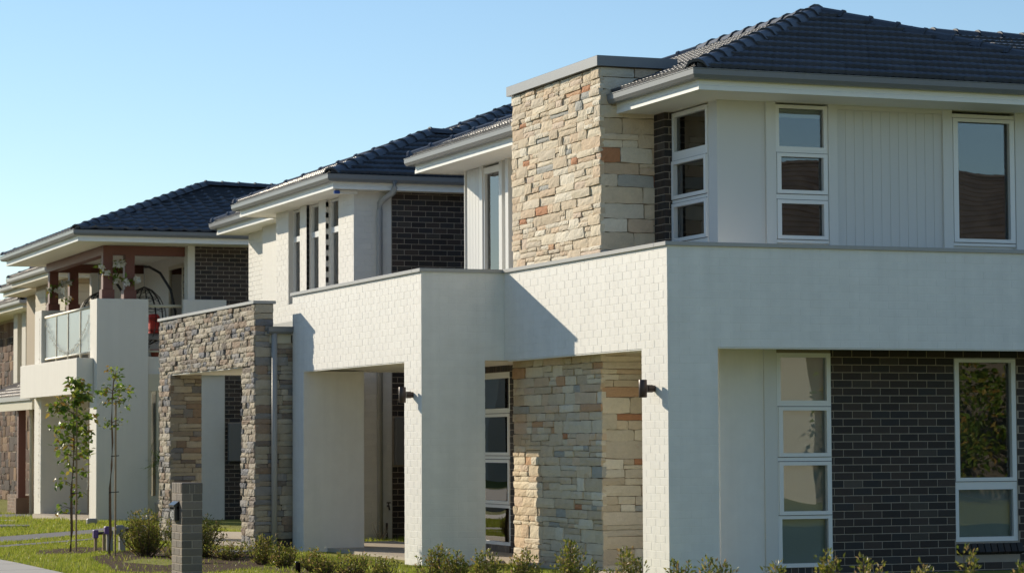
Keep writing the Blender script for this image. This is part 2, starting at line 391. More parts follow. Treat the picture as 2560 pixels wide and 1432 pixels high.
def lay_stones(P, plane, c, u0, u1, z0, z1, seed, rough=1.0, hmin=0.12, hmax=0.24, lmin=0.16, lmax=0.5, gap=0.006, dep=0.035, split=0.5):
    rg = random.Random(seed); z = z0
    def put(a, b, lo, hi):
        if b - a < 0.02 or hi - lo < 0.02: return
        mw, n = placed(plane, c, (a + b) / 2, (lo + hi) / 2, rg.uniform(-0.010, 0.008) * (1 + rough))
        sc = Matrix.Diagonal((b - a - gap, dep, hi - lo - gap, 1)); fl = -1 if rg.random() < .5 else 1
        P.add(stone_mesh(rg.randrange(14), P.m, rough), mw @ Matrix.Rotation(rg.uniform(-.012, .012), 4, 'Y') @ sc, n, (b - a) * (hi - lo))
    while z < z1 - 0.01:
        h = rg.uniform(hmin, hmax)
        if z1 - (z + h) < hmin * 0.6: h = z1 - z
        u = u0
        while u < u1 - 0.01:
            l = rg.uniform(lmin, lmax) * (1.0 if rg.random() < .8 else 0.6)
            if u1 - (u + l) < lmin * 0.6: l = u1 - u
            if rg.random() < split and h > 0.11:
                m = z + h * rg.uniform(.38, .62)
                if rg.random() < 0.45 and l > 0.3:
                    t = u + l * rg.uniform(.35, .65); put(u, t, z, m); put(t, u + l, z, m)
                else: put(u, u + l, z, m)
                if rg.random() < 0.35 and l > 0.3:
                    t = u + l * rg.uniform(.3, .7); put(u, t, m, z + h); put(t, u + l, m, z + h)
                else: put(u, u + l, m, z + h)
            else: put(u, u + l, z, z + h)
            u += l
        z += h
# walls with openings --------------------------------------------------
def wall(mb, plane, c, th, u0, u1, z0, z1, holes=()):
    us = sorted({u0, u1, *[min(max(h[i], u0), u1) for h in holes for i in (0, 1)]}); zs = sorted({z0, z1, *[min(max(h[i], z0), z1) for h in holes for i in (2, 3)]})
    for i in range(len(us) - 1):
        run = None
        for k in range(len(zs) - 1):
            um, zm = (us[i] + us[i + 1]) / 2, (zs[k] + zs[k + 1]) / 2
            solid = not any(h[0] < um < h[1] and h[2] < zm < h[3] for h in holes)
            if solid: run = (run[0], zs[k + 1]) if run else (zs[k], zs[k + 1])
            if run and (not solid or k == len(zs) - 2): mb.pl(plane, c, (0, th), us[i], us[i + 1], *run); run = None
    return mb
def window(parent, plane, c, u0, u1, z0, z1, rows, fr=0.05, sash=(), name='window', back=None, label=None, mat='frame_alu', inset=0.0, cols=1, top_blind=0):
    """outer frame with transoms between the rows of panes (za, zb); rows listed in sash open on a sash of their own"""
    mb = MB(); a, b = inset - 0.012, inset + 0.07; rows = sorted(rows)
    mb.pl(plane, c, (a, b), u0, u0 + fr, z0, z1); mb.pl(plane, c, (a, b), u1 - fr, u1, z0, z1)
    zz = [z0] + [q for r_ in rows for q in r_] + [z1]
    for i in range(0, len(zz), 2):
        if zz[i + 1] > zz[i]: mb.pl(plane, c, (a + .002, b), u0 + fr, u1 - fr, zz[i], zz[i + 1])
    w = mb.build(name, mat, parent)
    if label: w['label'] = label
    for i, (za, zb) in enumerate(rows):
        for q in range(cols):
            p0 = u0 + fr + (u1 - u0 - 2 * fr) * q / cols; p1 = u0 + fr + (u1 - u0 - 2 * fr) * (q + 1) / cols
            MB().pl(plane, c, (inset + .03, inset + .036), p0, p1, za, zb).build('pane', 'glass', w)
            if q: MB().pl(plane, c, (a, b), p0 - fr / 2, p0 + fr / 2, za, zb).build('mullion', mat, w)
        if i in sash:
            s = MB(); e = .035; o0, o1 = inset - .030, inset + .026
            s.pl(plane, c, (o0, o1), u0 + .012, u0 + fr + e * .4, za - e, zb + e); s.pl(plane, c, (o0, o1), u1 - fr - e * .4, u1 - .012, za - e, zb + e)
            s.pl(plane, c, (o0 + .001, o1), u0 + fr + e * .4, u1 - fr - e * .4, za - e, za + .006); s.pl(plane, c, (o0 + .001, o1), u0 + fr + e * .4, u1 - fr - e * .4, zb - .006, zb + e)
            s.build('sash', mat, w)
            g = MB(); g.pl(plane, c, (a - .001, a + .004), u0 + .004, u1 - .004, za - e - .007, za - e); g.pl(plane, c, (a - .001, a + .004), u0 + .004, u1 - .004, zb + e, zb + e + .007)
            g.build('seal', 'frame_gap', w)
        if back:
            bk = back if isinstance(back, str) else back[i % len(back)]
            if bk: MB().pl(plane, c, (inset + .11, inset + .118), u0 + .02, u1 - .02, za - .02, zb + .02).build('blind', bk, w)
    if top_blind: MB().pl(plane, c, (inset + .10, inset + .108), u0 + .02, u1 - .02, rows[-1][1] - top_blind, rows[-1][1] + .02).build('blind', 'blind_white', w)
    return w
# roofs ----------------------------------------------------------------
TILEW = 0.30; TILEE = 0.305
def tile_mesh(kind, mat):
    key = ('t', kind, mat)
    if key not in SM:
        L = TILEE + .05; vs = []; n = 12
        for y, zb in ((0, .056), (L, .010)):
            for i in range(n + 1):
                x = i / n * TILEW
                pz = .005 * math.cos(2 * math.pi * 3 * x / TILEW) if kind == 'flat' else .030 * math.exp(-((x - .085) / .052) ** 2) + .012 * math.exp(-((x - .30) / .03) ** 2)
                vs.append((x * .992, y, zb + pz))
        vs += [(v[0], v[1] + .004, v[2] - .046) for v in vs[:n + 1]]
        fs = [(i, i + 1, n + 2 + i, n + 1 + i) for i in range(n)] + [(2 * n + 2 + i, 2 * n + 3 + i, i + 1, i) for i in range(n)]
        fs += [(2 * n + 2, 0, n + 1), (n, 3 * n + 2, 2 * n + 1)]
        me = MB().add(vs, fs).mesh('tile', mat); me.polygons.foreach_set('use_smooth', [i < n for i in range(len(me.polygons))]); SM[key] = me
    return SM[key]
def clip_poly(pts, a, b):
    out_ = []; ex, ey = b[0] - a[0], b[1] - a[1]
    sd = lambda p: ex * (p[1] - a[1]) - ey * (p[0] - a[0])
    for i in range(len(pts)):
        p, q = pts[i], pts[(i + 1) % len(pts)]; d0, d1 = sd(p), sd(q)
        if d0 >= 0: out_.append(p)
        if (d0 < 0) != (d1 < 0): t = d0 / (d0 - d1); out_.append((p[0] + t * (q[0] - p[0]), p[1] + t * (q[1] - p[1])))
    return out_
def area2(p): return 0.5 * sum(p[i][0] * p[(i + 1) % len(p)][1] - p[(i + 1) % len(p)][0] * p[i][1] for i in range(len(p)))
def tile_face(P, poly, kind, mat):
    """poly: eave start, eave end, then up round the face (counter-clockwise from outside)"""
    poly = [Vector(p) for p in poly]; u = (poly[1] - poly[0]).normalized(); n = None
    for q in poly[2:]:
        c_ = u.cross(q - poly[0])
        if c_.length > 1e-4: n = c_.normalized(); break
    v = n.cross(u); st = [((p - poly[0]).dot(u), (p - poly[0]).dot(v)) for p in poly]
    base = Matrix((( u[0], v[0], n[0], poly[0][0]), (u[1], v[1], n[1], poly[0][1]), (u[2], v[2], n[2], poly[0][2]), (0, 0, 0, 1)))
    me = tile_mesh(kind, mat); tmax = max(q[1] for q in st); s0 = min(q[0] for q in st); s1 = max(q[0] for q in st)
    k = 0
    while k * TILEE < tmax:
        t = k * TILEE; s = s0 - (TILEW * .5 if (k % 2 and kind == 'flat') else 0)
        while s < s1:
            r_ = [(s, t), (s + TILEW, t), (s + TILEW, t + TILEE), (s, t + TILEE)]; full = area2(r_)
            for i in range(len(st)):
                if r_: r_ = clip_poly(r_, st[i], st[(i + 1) % len(st)])
            ar = abs(area2(r_)) / full if len(r_) > 2 else 0
            mw = base @ Matrix.Translation((s, t, RND.uniform(-.002, .003)))
            if ar > .985: P.add(me, mw, n, TILEW * TILEE)
            elif ar > .04:
                bm = bmesh.new(); bm.from_mesh(me)
                for i in range(len(st)):
                    a, b = st[i], st[(i + 1) % len(st)]
                    nv = Vector((b[1] - a[1], -(b[0] - a[0]), 0))
                    if nv.length < 1e-6 or i == 0: continue
                    bmesh.ops.bisect_plane(bm, geom=bm.verts[:] + bm.edges[:] + bm.faces[:], plane_co=(a[0] - s, a[1] - t, 0), plane_no=nv.normalized(), clear_outer=True)
                if len(bm.faces):
                    m2 = bpy.data.meshes.new('tile'); bm.to_mesh(m2); m2.materials.append(MATS[mat]); P.add(m2, mw, n, TILEW * TILEE * ar)
                bm.free()
            s += TILEW
        k += 1
def cap_mesh(mat):
    key = ('c', mat)
    if key not in SM:
        pr = [(-.125, -.05), (-.08, .012), (-.03, .038), (.03, .038), (.08, .012), (.125, -.05)]; L = .41; vs = []
        for y, k_, dz in ((0, 1.07, .014), (.035, 1.07, .013), (.04, 1.0, .004), (L, .95, -.008)):
            vs += [(x * k_, y, z * k_ + dz) for x, z in pr]
        vs += [(x * 1.02, .002, z * .85 - .012) for x, z in pr]
        n = len(pr); fs = [(a * n + i, a * n + i + 1, a * n + n + i + 1, a * n + n + i) for a in range(3) for i in range(n - 1)]
        fs += [(4 * n + i, 4 * n + i + 1, i + 1, i) for i in range(n - 1)]
        SM[key] = MB().add(vs, fs).mesh('ridge_cap', mat)
    return SM[key]
def caps_along(P, a, b, mat, rise=0.03):
    a, b = Vector(a), Vector(b); d = (b - a); ln = d.length; d.normalize(); sx = d.cross(Vector((0, 0, 1))).normalized(); up = sx.cross(d)
    n = max(1, round(ln / .36)); st = ln / n
    for i in range(n):
        p = a + d * (i * st) + up * rise
        P.add(cap_mesh(mat), Matrix(((sx[0], d[0], up[0], p[0]), (sx[1], d[1], up[1], p[1]), (sx[2], d[2], up[2], p[2]), (0, 0, 0, 1))), None, .1)
def hip_roof(house, rect, z, r0, r1, kind='flat', mat='tile', soffit=None, fascia=(0.0, 0.11), tiled=('near', 'front'), gutter_mat='gutter', limit=300, capmat='cap', name='roof', trim=True, fmat='fascia', smat='soffit'):
    """rect: fascia rectangle (x0, x1, y0, y1); z: soffit height; r0, r1: ridge ends (x, y, z)"""
    x0, x1, y0, y1 = rect; ze = z + 0.225; o = 0.05
    c00, c10, c11, c01 = (x0 - o, y0 - o, ze), (x1 + o, y0 - o, ze), (x1 + o, y1 + o, ze), (x0 - o, y1 + o, ze)
    alongx = abs(r1[0] - r0[0]) > abs(r1[1] - r0[1])
    if alongx: faces = dict(near=[c00, c10, r1, r0], far=[c11, c01, r0, r1], front=[c01, c00, r0], back=[c10, c11, r1]); hips = [(c00, r0), (c01, r0), (c10, r1), (c11, r1)]
    else: faces = dict(near=[c00, c10, r0], far=[c11, c01, r1], front=[c01, c00, r0, r1], back=[c10, c11, r1, r0]); hips = [(c00, r0), (c10, r0), (c01, r1), (c11, r1)]
    mb = MB()
    for f in faces.values(): mb.add([(p[0], p[1], p[2] - .004) for p in f], [tuple(range(len(f)))])
    mb.add([(p[0], p[1], p[2] - .004) for p in (c00, c01, c11, c10)], [(0, 1, 2, 3)])
    rf = mb.build(name, 'underlay' if mat != 'far_roof' else 'far_roof', house)
    if tiled:
        P = Pieces('tile', rf, mat, limit)
        for t in tiled: tile_face(P, faces[t], kind, mat)
        P.finish()
        Q = Pieces('ridge_cap', rf, capmat, 300)
        for a, b in hips: caps_along(Q, a, b, capmat, .045)
        caps_along(Q, r0, r1, capmat, .05); Q.finish()
    if trim:
        MB().ring(rect, [(-.03, z), (0, z), (0, z + .045), (-.008, z + .052), (-.008, z + .10), (0, z + .104), (0, z + .2), (-.03, z + .2)]).build('fascia', fmat, house)
        MB().ring(rect, [(.002, z + .118), (.05, z + .104), (.095, z + .112), (.118, z + .15), (.120, z + .205), (.126, z + .21), (.126, z + .217), (.108, z + .217), (.106, z + .16), (.004, z + .14)]).build('gutter', gutter_mat, house)
        MB().box(x0 - .004 + .02, x1 - .02, y0 + .02, y1 - .02, z + .008, z + .03).build('soffit', smat, house)
    return rf

# ================================================================== GROUND
def gz(x, y):
    pts = [(-400, 0.0), (33, 0.0), (40, -.05), (53, -.06), (58.5, -.17), (64, -.2), (900, -.2)]
    for (a, za), (b, zb) in zip(pts, pts[1:]):
        if y <= b: return za + (zb - za) * (y - a) / (b - a)
    return -.2
ys = [-400, -100, 0, 15, 25, 33, 36, 40, 46, 53, 56, 58.5, 64, 80, 150, 900]; xs = [-700, -100, -12, 3, 6, 9, 12, 20, 60, 200, 900]
g = MB(); g.v = [(x, y, gz(x, y)) for y in ys for x in xs]; nx = len(xs)
g.f = [(j * nx + i, j * nx + i + 1, (j + 1) * nx + i + 1, (j + 1) * nx + i) for j in range(len(ys) - 1) for i in range(nx - 1)]
struct('ground', g, 'lawn_soil')
def strip(name, poly, mat, lift=0.012, kind='structure'):
    mb = MB(); n = len(poly)
    top = [(x, y, gz(x, y) + lift) for x, y in poly]; bot = [(x, y, gz(x, y) - .05) for x, y in poly]
    mb.add(top + bot, [tuple(range(n))] + [(n + i, n + (i + 1) % n, (i + 1) % n, i) for i in range(n)])
    return struct(name, mb, mat, kind)
def long_strip(name, x0, x1, mat, lift):
    mb = MB(); yy = [-200, -60, 0, 15, 25, 33, 36, 40, 46, 53, 56, 58.5, 64, 80, 300]
    mb.v = [(x, y, gz(0, y) + dz) for y in yy for x, dz in ((x0, -.05), (x0, lift), (x1, lift), (x1, -.05))]
    mb.f = [(4 * j + i, 4 * j + i + 1, 4 * j + i + 5, 4 * j + i + 4) for j in range(len(yy) - 1) for i in range(3)]
    return struct(name, mb, mat)
long_strip('road', -9, 1.6, 'asphalt', 0.005)
long_strip('kerb', 1.61, 1.9, 'pavement', 0.13)
fp = long_strip('footpath', 4.6, 6.1, 'pavement', 0.016)
for i in range(-6, 14):
    MB().box(4.6, 6.1, 26.4 + 1.6 * i, 26.406 + 1.6 * i, gz(0, 26.4 + 1.6 * i) + .0165, gz(0, 26.4 + 1.6 * i) + .0172).build('joint', 'frame_gap', fp)
PATHS = []
def path(name, poly, mat, lift=0.012): PATHS.append(poly); return strip(name, poly, mat, lift)
path('garden_path', [(5.9, 39.3), (7.39, 41.5), (9.63, 45.1), (10.9, 47.1), (10.9, 48.7), (9.98, 47.0), (7.83, 44.1), (5.9, 41.6)], 'path_grey')
path('driveway_strip', [(5.9, 37.7), (6.99, 39.37), (8.99, 42.1), (9.2, 42.7), (7.13, 40.14), (5.9, 38.6)], 'path_grey')
path('entry_path', [(10.0, 36.5), (12.2, 36.5), (12.2, 43.5), (11.4, 44.6), (10.05, 40.6), (10.0, 38.8)], 'concrete', 0.03)
path('side_path', [(6.1, 54.4), (10.2, 54.4), (10.2, 56.3), (6.1, 56.3)], 'pavement', 0.015)
path('drive_slab', [(9.6, 60.3), (13.5, 60.3), (13.5, 63.5), (9.6, 63.5)], 'path_grey', 0.012)
struct('porch_floor', MB().box(10.78, 12.45, 30.45, 37.2, -.1, .035).box(11.62, 12.45, 25.9, 30.445, -.1, .035), 'concrete')
struct('balcony_porch_floor', MB().box(11.0, 13.4, 52.9, 57.95, -.3, -.035), 'concrete')
strip('garden_bed', [(6.75, 30.4), (7.5, 29.6), (8.6, 30.6), (9.4, 33.4), (9.9, 38.0), (9.0, 38.6), (8.1, 36.3), (7.3, 34.6)], 'mulch', 0.008, 'stuff')
strip('tree_bed', [(6.9, 36.2), (7.6, 36.1), (8.5, 38.3), (8.1, 38.9), (7.3, 37.9)], 'mulch', 0.009, 'stuff')
strip('hedge_bed', [(8.45, 10), (9.15, 10), (9.15, 31), (8.45, 30.6)], 'mulch', 0.007, 'stuff')
BEDS = [(6.75, 8.9, 30.2, 36.0), (8.45, 9.15, 10, 31)]

# ================================================================== HOUSE A (nearest)
A = thing('house', 'nearest two-storey house with white painted brick portico and tall cream stone tower', 'house', (11.5, 25.3, 0))
ZL, ZC = 2.49, 3.565
pw = MB(); e = .0016
pw.box(11.508 + e, 17.6, 25.276 + e, 25.52, ZL + .001, ZC); pw.box(11.508 + e, 12.094 - e, 25.276 + e, 25.956 - e, -.15, ZL + .001)
pw.box(11.508 + e, 11.752, 25.52, 30.118 + e, ZL + .001, ZC)
pw.box(10.433 + e, 11.752, 30.118 + e, 30.362, ZL + .001, ZC); pw.box(10.433 + e, 10.68, 30.362, 35.67, ZL + .001, ZC)
pw.box(10.433 + e, 11.255 - e, 30.118 + e, 30.771 - e, -.15, ZL + .001); pw.box(10.433 + e, 11.313, 35.127 + e, 35.67, -.2, ZL + .001)
pw.box(10.68, 12.5, 35.43, 35.67, ZL + .002, ZC)
pwo = pw.build('portico_wall', 'white_paint', A); pwo['label'] = 'white painted brick portico walls and piers'
P = Pieces('brick', pwo, 'white_brick', 300); kw = dict(j=.005, zb=-.011, ch=.0016, wob=.0006); i2 = .001
lay_bricks(P, 'Y', 25.276, 11.508 + i2, 16.9, ZL, ZC, **kw); lay_bricks(P, 'Y', 25.276, 11.508 + i2, 12.094, 0, ZL, **kw)
lay_bricks(P, 'X', 11.508, 25.276 + i2, 30.118, ZL, ZC, ub=.06, **kw); lay_bricks(P, 'X', 11.508, 25.276 + i2, 25.956, 0, ZL, ub=.06, **kw)
lay_bricks(P, 'Y', 30.118, 10.433 + i2, 11.506, ZL, ZC, ub=.1, **kw); lay_bricks(P, 'Y', 30.118, 10.433 + i2, 11.255, 0, ZL, ub=.1, **kw)
lay_bricks(P, 'X', 10.433, 30.118 + i2, 35.67, ZL, ZC, ub=.05, **kw); lay_bricks(P, 'X', 10.433, 30.118 + i2, 30.771, 0, ZL, ub=.05, **kw)
lay_bricks(P, 'X', 10.433, 35.127 + i2, 35.67, -.1, ZL, ub=.05, **kw)
P.finish()
cp = MB(); o = .03; zc1 = ZC + .042
cp.bbox(11.508 - o, 17.6, 25.276 - o, 25.552, ZC, zc1, .004); cp.bbox(11.508 - o, 11.785, 25.552, 30.118 - o, ZC, zc1, .004)
cp.bbox(10.433 - o, 11.785, 30.118 - o, 30.395, ZC, zc1, .004); cp.bbox(10.433 - o, 10.71, 30.395, 35.70, ZC, zc1, .004)
cp.build('coping', 'coping', A)
sf = MB(); sf.box(11.752, 12.55, 25.52, 35.43, ZL + .018, ZL + .05); sf.box(10.68, 11.752, 30.362, 35.43, ZL + .018, ZL + .05); sf.box(12.55, 17.6, 25.52, 26.2, ZL + .018, ZL + .05)
sf.build('portico_soffit', 'soffit', A)
MB().box(11.752, 12.55, 25.52, 35.43, 3.0, 3.05).box(12.55, 17.6, 25.52, 26.2, 3.0, 3.05).build('balcony_floor', 'roof_membrane', A)
tr = MB()       # slim metal trim on the soffit edge
tr.box(12.10, 17.6, 25.285, 25.35, ZL - .012, ZL - .001); tr.box(11.515, 11.58, 25.96, 29.99, ZL - .012, ZL - .001); tr.box(10.44, 10.50, 30.775, 35.12, ZL - .012, ZL - .001)
tr.build('soffit_trim', 'fascia', A)
ZS = 5.264; YA = 26.2
# near side wall, ground floor
W1 = (13.25, 13.925, .09, 2.47); W2 = (15.515, 16.345, .335, 2.44)
MB().pl('Y', YA, (0, .1), 12.55, 13.09, -.1, 2.6).build('render_panel', 'white_paint', A)
MB().pl('Y', YA, (-.018, .1), 13.092, 13.245, -.1, 2.6).build('corner_trim', 'trim', A)
bw = MB(); wall(bw, 'Y', YA + .006, .12, 13.246, 18.4, -.2, 2.62, [W1, W2])
bwo = bw.build('brick_wall', 'mortar', A); bwo['label'] = 'dark brown brick wall of the ground floor'
PB = Pieces('brick', bwo, 'dark_brick', 300)
lay_bricks(PB, 'Y', YA, 13.93, 17.2, -.08, 2.6, [W2, (15.50, 16.36, .12, .34)], zb=.014, ub=.044)
lay_bricks(PB, 'Y', YA, 13.25, 13.93, -.08, .085, L=.086, H=.2, zb=-.1)
for k in range(10):     # sloping brick-on-edge sill
    me = brick_mesh(.076, .11, 'dark_brick', D=.12)
    PB.add(me, Matrix.Translation((15.56 + .086 * k, YA - .045, .265)) @ Matrix.Rotation(R(-24), 4, 'X'), Vector((0, -1, 0)), .009)
window(A, 'Y', YA, *W1, [(.135, .625), (.705, 1.225), (1.35, 1.835), (1.94, 2.42)], sash=(1, 2), back=['blind_white', 'blind', 'blind', 'blind'], label='four-pane ground floor window')
window(A, 'Y', YA, *W2, [(.385, .925), (1.055, 2.385)], sash=(1,), back=['curtain', None], fr=.055, inset=.035, label='ground floor window beside the brick wall')
# near side wall, upper floor
MB().pl('Y', YA, (0, .1), 12.55, 13.14, 2.6, ZS + .015).build('render_panel', 'cladding', A)
MB().pl('Y', YA, (.02, .1), 16.5, 18.4, 2.6, ZS + .015).build('render_panel', 'cladding', A)
pt = MB()
for a, b in ((13.142, 13.262), (13.925, 14.037), (15.402, 15.523), (16.36, 16.49)): pt.pl('Y', YA, (-.03, .1), a, b, 2.6, ZS + .012)
pt.pl('Y', YA, (-.012, .1), 14.037, 15.402, ZS - .04, ZS + .01)
pt.build('corner_trim', 'trim', A)
cb = MB().pl('Y', YA, (.016, .1), 14.037, 15.402, 2.6, ZS - .04).pl('Y', YA, (.03, .1), 13.262, 13.925, 2.6, 3.70).pl('Y', YA, (.03, .1), 15.523, 16.36, 2.6, 3.715).build('cladding', 'trim', A)
PC = Pieces('board', cb, 'cladding', 300)
bd = brick_mesh(.1125, ZS - .04 - 2.6, 'cladding', D=.03, ch=.004)
for k in range(12):
    PC.add(bd, Matrix.Translation((14.041 + .0566 + .1136 * k, YA, (ZS - .04 + 2.6) / 2)), Vector((0, -1, 0)), .3)
PC.finish()
UW = window(A, 'Y', YA, 13.264, 13.923, 3.70, 5.25, [(3.775, 4.145), (4.285, 4.67), (4.78, 5.21)], sash=(0, 1), back=None, top_blind=.09, label='three-pane upper window')
window(A, 'Y', YA, 15.525, 16.358, 3.715, 5.235, [(3.79, 5.15)], sash=(0,), back=None, fr=.06, label='tall upper window')
# front wall pieces beside the tower
MB().pl('X', 12.55, (0, .1), 26.3, 26.43, -.1, ZS + .014).pl('X', 12.55, (0, .1), 26.43, 27.39, -.1, 3.70).build('front_panel', 'cladding', A)
window(A, 'X', 12.55, 26.432, 27.375, 3.70, 5.25, [(3.80, 4.17), (4.29, 4.66), (4.80, 5.20)], sash=(0, 1), back=['blind', 'blind', 'blind'], label='three-pane upper window facing the street')
MB().pl('X', 12.449 + .006, (0, .3), 27.387 + .006, 27.685, -.1, ZS + .014).build('brick_return', 'mortar', A)
BR = [c for c in A.children if c.name.startswith('brick_return')][0]
PR = Pieces('brick', BR, 'dark_brick', 300)
lay_bricks(PR, 'X', 12.449, 27.389, 27.68, 2.5, ZS, zb=.014); lay_bricks(PR, 'Y', 27.387, 12.451, 12.57, 2.5, ZS, zb=.014, ub=.03)
lay_bricks(PR, 'X', 12.449, 27.389, 27.68, 0, 2.5, zb=.014); PR.finish()
# stone tower
TW = MB().box(11.771 + .022, 12.72, 27.685 + .018, 30.5, -.2, 5.81).build('stone_tower', 'stone_joint', A)
TW['label'] = 'cream stacked stone tower'
PS = Pieces('stone', TW, 'cream_stone', 300)
lay_stones(PS, 'X', 11.771, 27.683, 30.5, 3.5, 5.80, 5, rough=.36, hmin=.075, hmax=.15, lmin=.18, lmax=.6, dep=.035, gap=.005)
lay_stones(PS, 'Y', 27.685, 11.775, 12.70, 3.5, 5.80, 6, rough=.22, hmin=.12, hmax=.21, lmin=.22, lmax=.55, dep=.035, split=.4)
lay_stones(PS, 'X', 11.771, 27.683, 30.5, -.05, 3.5, 7, rough=.34, hmin=.08, hmax=.16, lmin=.22, lmax=.66, dep=.035, split=.45, gap=.005)
lay_stones(PS, 'Y', 27.685, 11.775, 12.44, -.05, 3.5, 8, rough=.22, hmin=.12, hmax=.21, lmin=.24, lmax=.58, dep=.035, split=.4)
PS.finish()
MB().bbox(11.72, 12.74, 27.63, 30.56, 5.81, 5.93, .004).build('tower_cap', 'gutter', A)
# upper front wall left of the tower
fw = MB(); fw.pl('X', 12.55, (.016, .1), 33.69, 34.316, 2.6, ZS + .012); fw.pl('X', 12.55, (.02, .1), 30.4, 32.95, 2.6, ZS + .012); fw.pl('X', 12.55, (.02, .1), 32.95, 33.69, 2.6, 3.3)
fwo = fw.build('front_cladding', 'cladding', A)
PF = Pieces('board', fwo, 'cladding', 300); bd2 = brick_mesh(.112, ZS - 2.6, 'cladding', D=.03)
for k in range(5): PF.add(bd2, placed('X', 12.55, 33.752 + .114 * k, (ZS + 2.6) / 2)[0], Vector((-1, 0, 0)), .3)
PF.finish()
ct = MB()
for a, b, d in ((33.585, 33.695, -.03), (32.83, 32.94, -.03), (32.55, 32.66, -.045)): ct.pl('X', 12.55, (d, .1), a, b, 2.6, ZS + .012)
ct.pl('Y', 34.31, (-.0, .02), 12.53, 12.66, 2.6, ZS + .012); ct.build('corner_trim', 'trim', A)
window(A, 'X', 12.55, 32.945, 33.58, 3.3, 5.235, [(3.36, 5.15)], back=['curtain'], fr=.045, label='tall narrow upper window facing the street')
# ground floor front under the portico
W3 = (32.39, 33.75, .13, 2.42)
lb = MB(); wall(lb, 'X', 12.455, .12, 30.5, 35.43, -.1, 2.52, [W3]); lbo = lb.build('porch_brick_wall', 'mortar', A)
PL = Pieces('brick', lbo, 'dark_brick', 300); lay_bricks(PL, 'X', 12.449, 32.0, 32.385, 0, 2.5, zb=.014); lay_bricks(PL, 'X', 12.449, 33.75, 35.42, 0, 2.5, zb=.014)
lay_bricks(PL, 'X', 12.449, 32.392, 33.75, 2.425, 2.52, L=.086, H=.11, zb=2.42); lay_bricks(PL, 'X', 12.445, 32.392, 33.75, 0, .125, L=.086, H=.13, zb=0, mat='grey_brick'); PL.finish()
window(A, 'X', 12.449, *W3, [(.17, .62), (.705, 1.225), (1.35, 1.835), (1.94, 2.34)], sash=(1, 2), back=['blind_white', 'blind', 'blind', 'blind'], inset=.02, label='four-pane porch window')
MB().box(12.95, 18.2, 26.62, 34.2, .0, 5.2).build('dark_core', 'unlit_room', A)  # solid dark block added behind the windows, stops light leaking through the house
hip_roof(A, (11.975, 18.13, 25.441, 34.83), ZS, (15.02, 28.50, 6.735), (15.02, 31.78, 6.735), 'flat', 'tile', name='roof')
hip_roof(A, (15.2, 34, 26.9, 37.2), ZS, (16.9, 32.05, 7.17), (31, 32.05, 7.17), 'flat', 'tile', tiled=('near',), trim=False, name='rear_roof')
MB().box(18.4, 33, 28.0, 36.8, -.1, 5.25).build('rear_wall', 'cladding', A)

# ================================================================== HOUSE B (middle)
B = thing('house', 'middle two-storey house with grey and tan stacked stone entry arch and slot windows', 'house', (10.5, 37.0, -.05))
ZSB = 5.368; XB, YB = 12.262, 38.571
slots = [(39.37, 40.05, 3.794, 5.45), (40.44, 41.12, 3.794, 5.45), (41.50, 42.17, 3.794, 5.45)]
fb = MB(); wall(fb, 'X', XB + .002, .25, YB + .002, 42.92, -.2, ZSB + .01, slots)
fb.box(XB + .254, 12.875, YB + .004, YB + .2, -.2, ZSB + .01)
fbo = fb.build('front_wall', 'grey_white', B); fbo['label'] = 'pale grey painted brick front wall with slot windows'
PW = Pieces('brick', fbo, 'grey_white_brick', 300); kw = dict(j=.005, zb=-.011, ch=.002, wob=.0008)
lay_bricks(PW, 'X', XB, YB + .002, 42.92, 3.3, ZSB, slots, **kw); lay_bricks(PW, 'Y', YB, XB + .002, 12.87, -.1, ZSB, ub=.07, **kw); PW.finish()
nb = MB().box(12.88, 21, YB + .006, YB + .16, -.25, ZSB + .01).build('brick_wall', 'mortar', B); nb['label'] = 'dark brown brick side wall'
PN = Pieces('brick', nb, 'dark_brick', 300)
lay_bricks(PN, 'Y', YB, 12.885, 14.75, 2.4, ZSB, zb=.0, ub=.045, L=.235, H=.0862); lay_bricks(PN, 'Y', YB, 12.885, 13.5, -.12, 2.4, [(12.9, 13.32, 1.15, 1.89)], zb=.0, ub=.045, L=.235); PN.finish()
for s in slots:
    window(B, 'X', XB + .10, s[0] - .02, s[1] + .02, 3.76, 5.36, [(3.80, 4.83), (4.92, 5.33)], back='curtain', fr=.04, sash=(), label='narrow slot window')
    MB().box(XB + .02, XB + .25, s[0], s[1], 3.78, 3.80).build('window_sill', 'grey_white', B)
MB().box(13.0, 20.5, 39.2, 47, .0, 5.3).build('dark_core', 'unlit_room', B)  # added dark filler, reads as unlit rooms and blocks stray light
b2 = MB(); b2.box(12.96, 13.4, 45.68, 47.2, -.2, ZSB + .01); b2.box(12.8, 13.0, 42.9, 45.68, -.2, ZSB + .01); b2.box(12.96, 20, 47.0, 47.2, -.2, ZSB + .01)
b2o = b2.build('recessed_wall', 'grey_white', B)
PX = Pieces('brick', b2o, 'grey_white_brick', 120); lay_bricks(PX, 'X', 12.956, 45.68, 47.2, 3.6, ZSB, **kw); PX.finish()
hip_roof(B, (11.836, 20.5, 38.273, 43.70), ZSB, (14.25, 40.72, 6.58), (18.0, 40.72, 6.55), 'flat', 'tile')
hip_roof(B, (12.45, 26, 38.9, 47.6), ZSB, (16.72, 43.25, 7.42), (21.5, 43.25, 7.42), 'flat', 'tile', tiled=('near', 'front'), name='rear_roof')
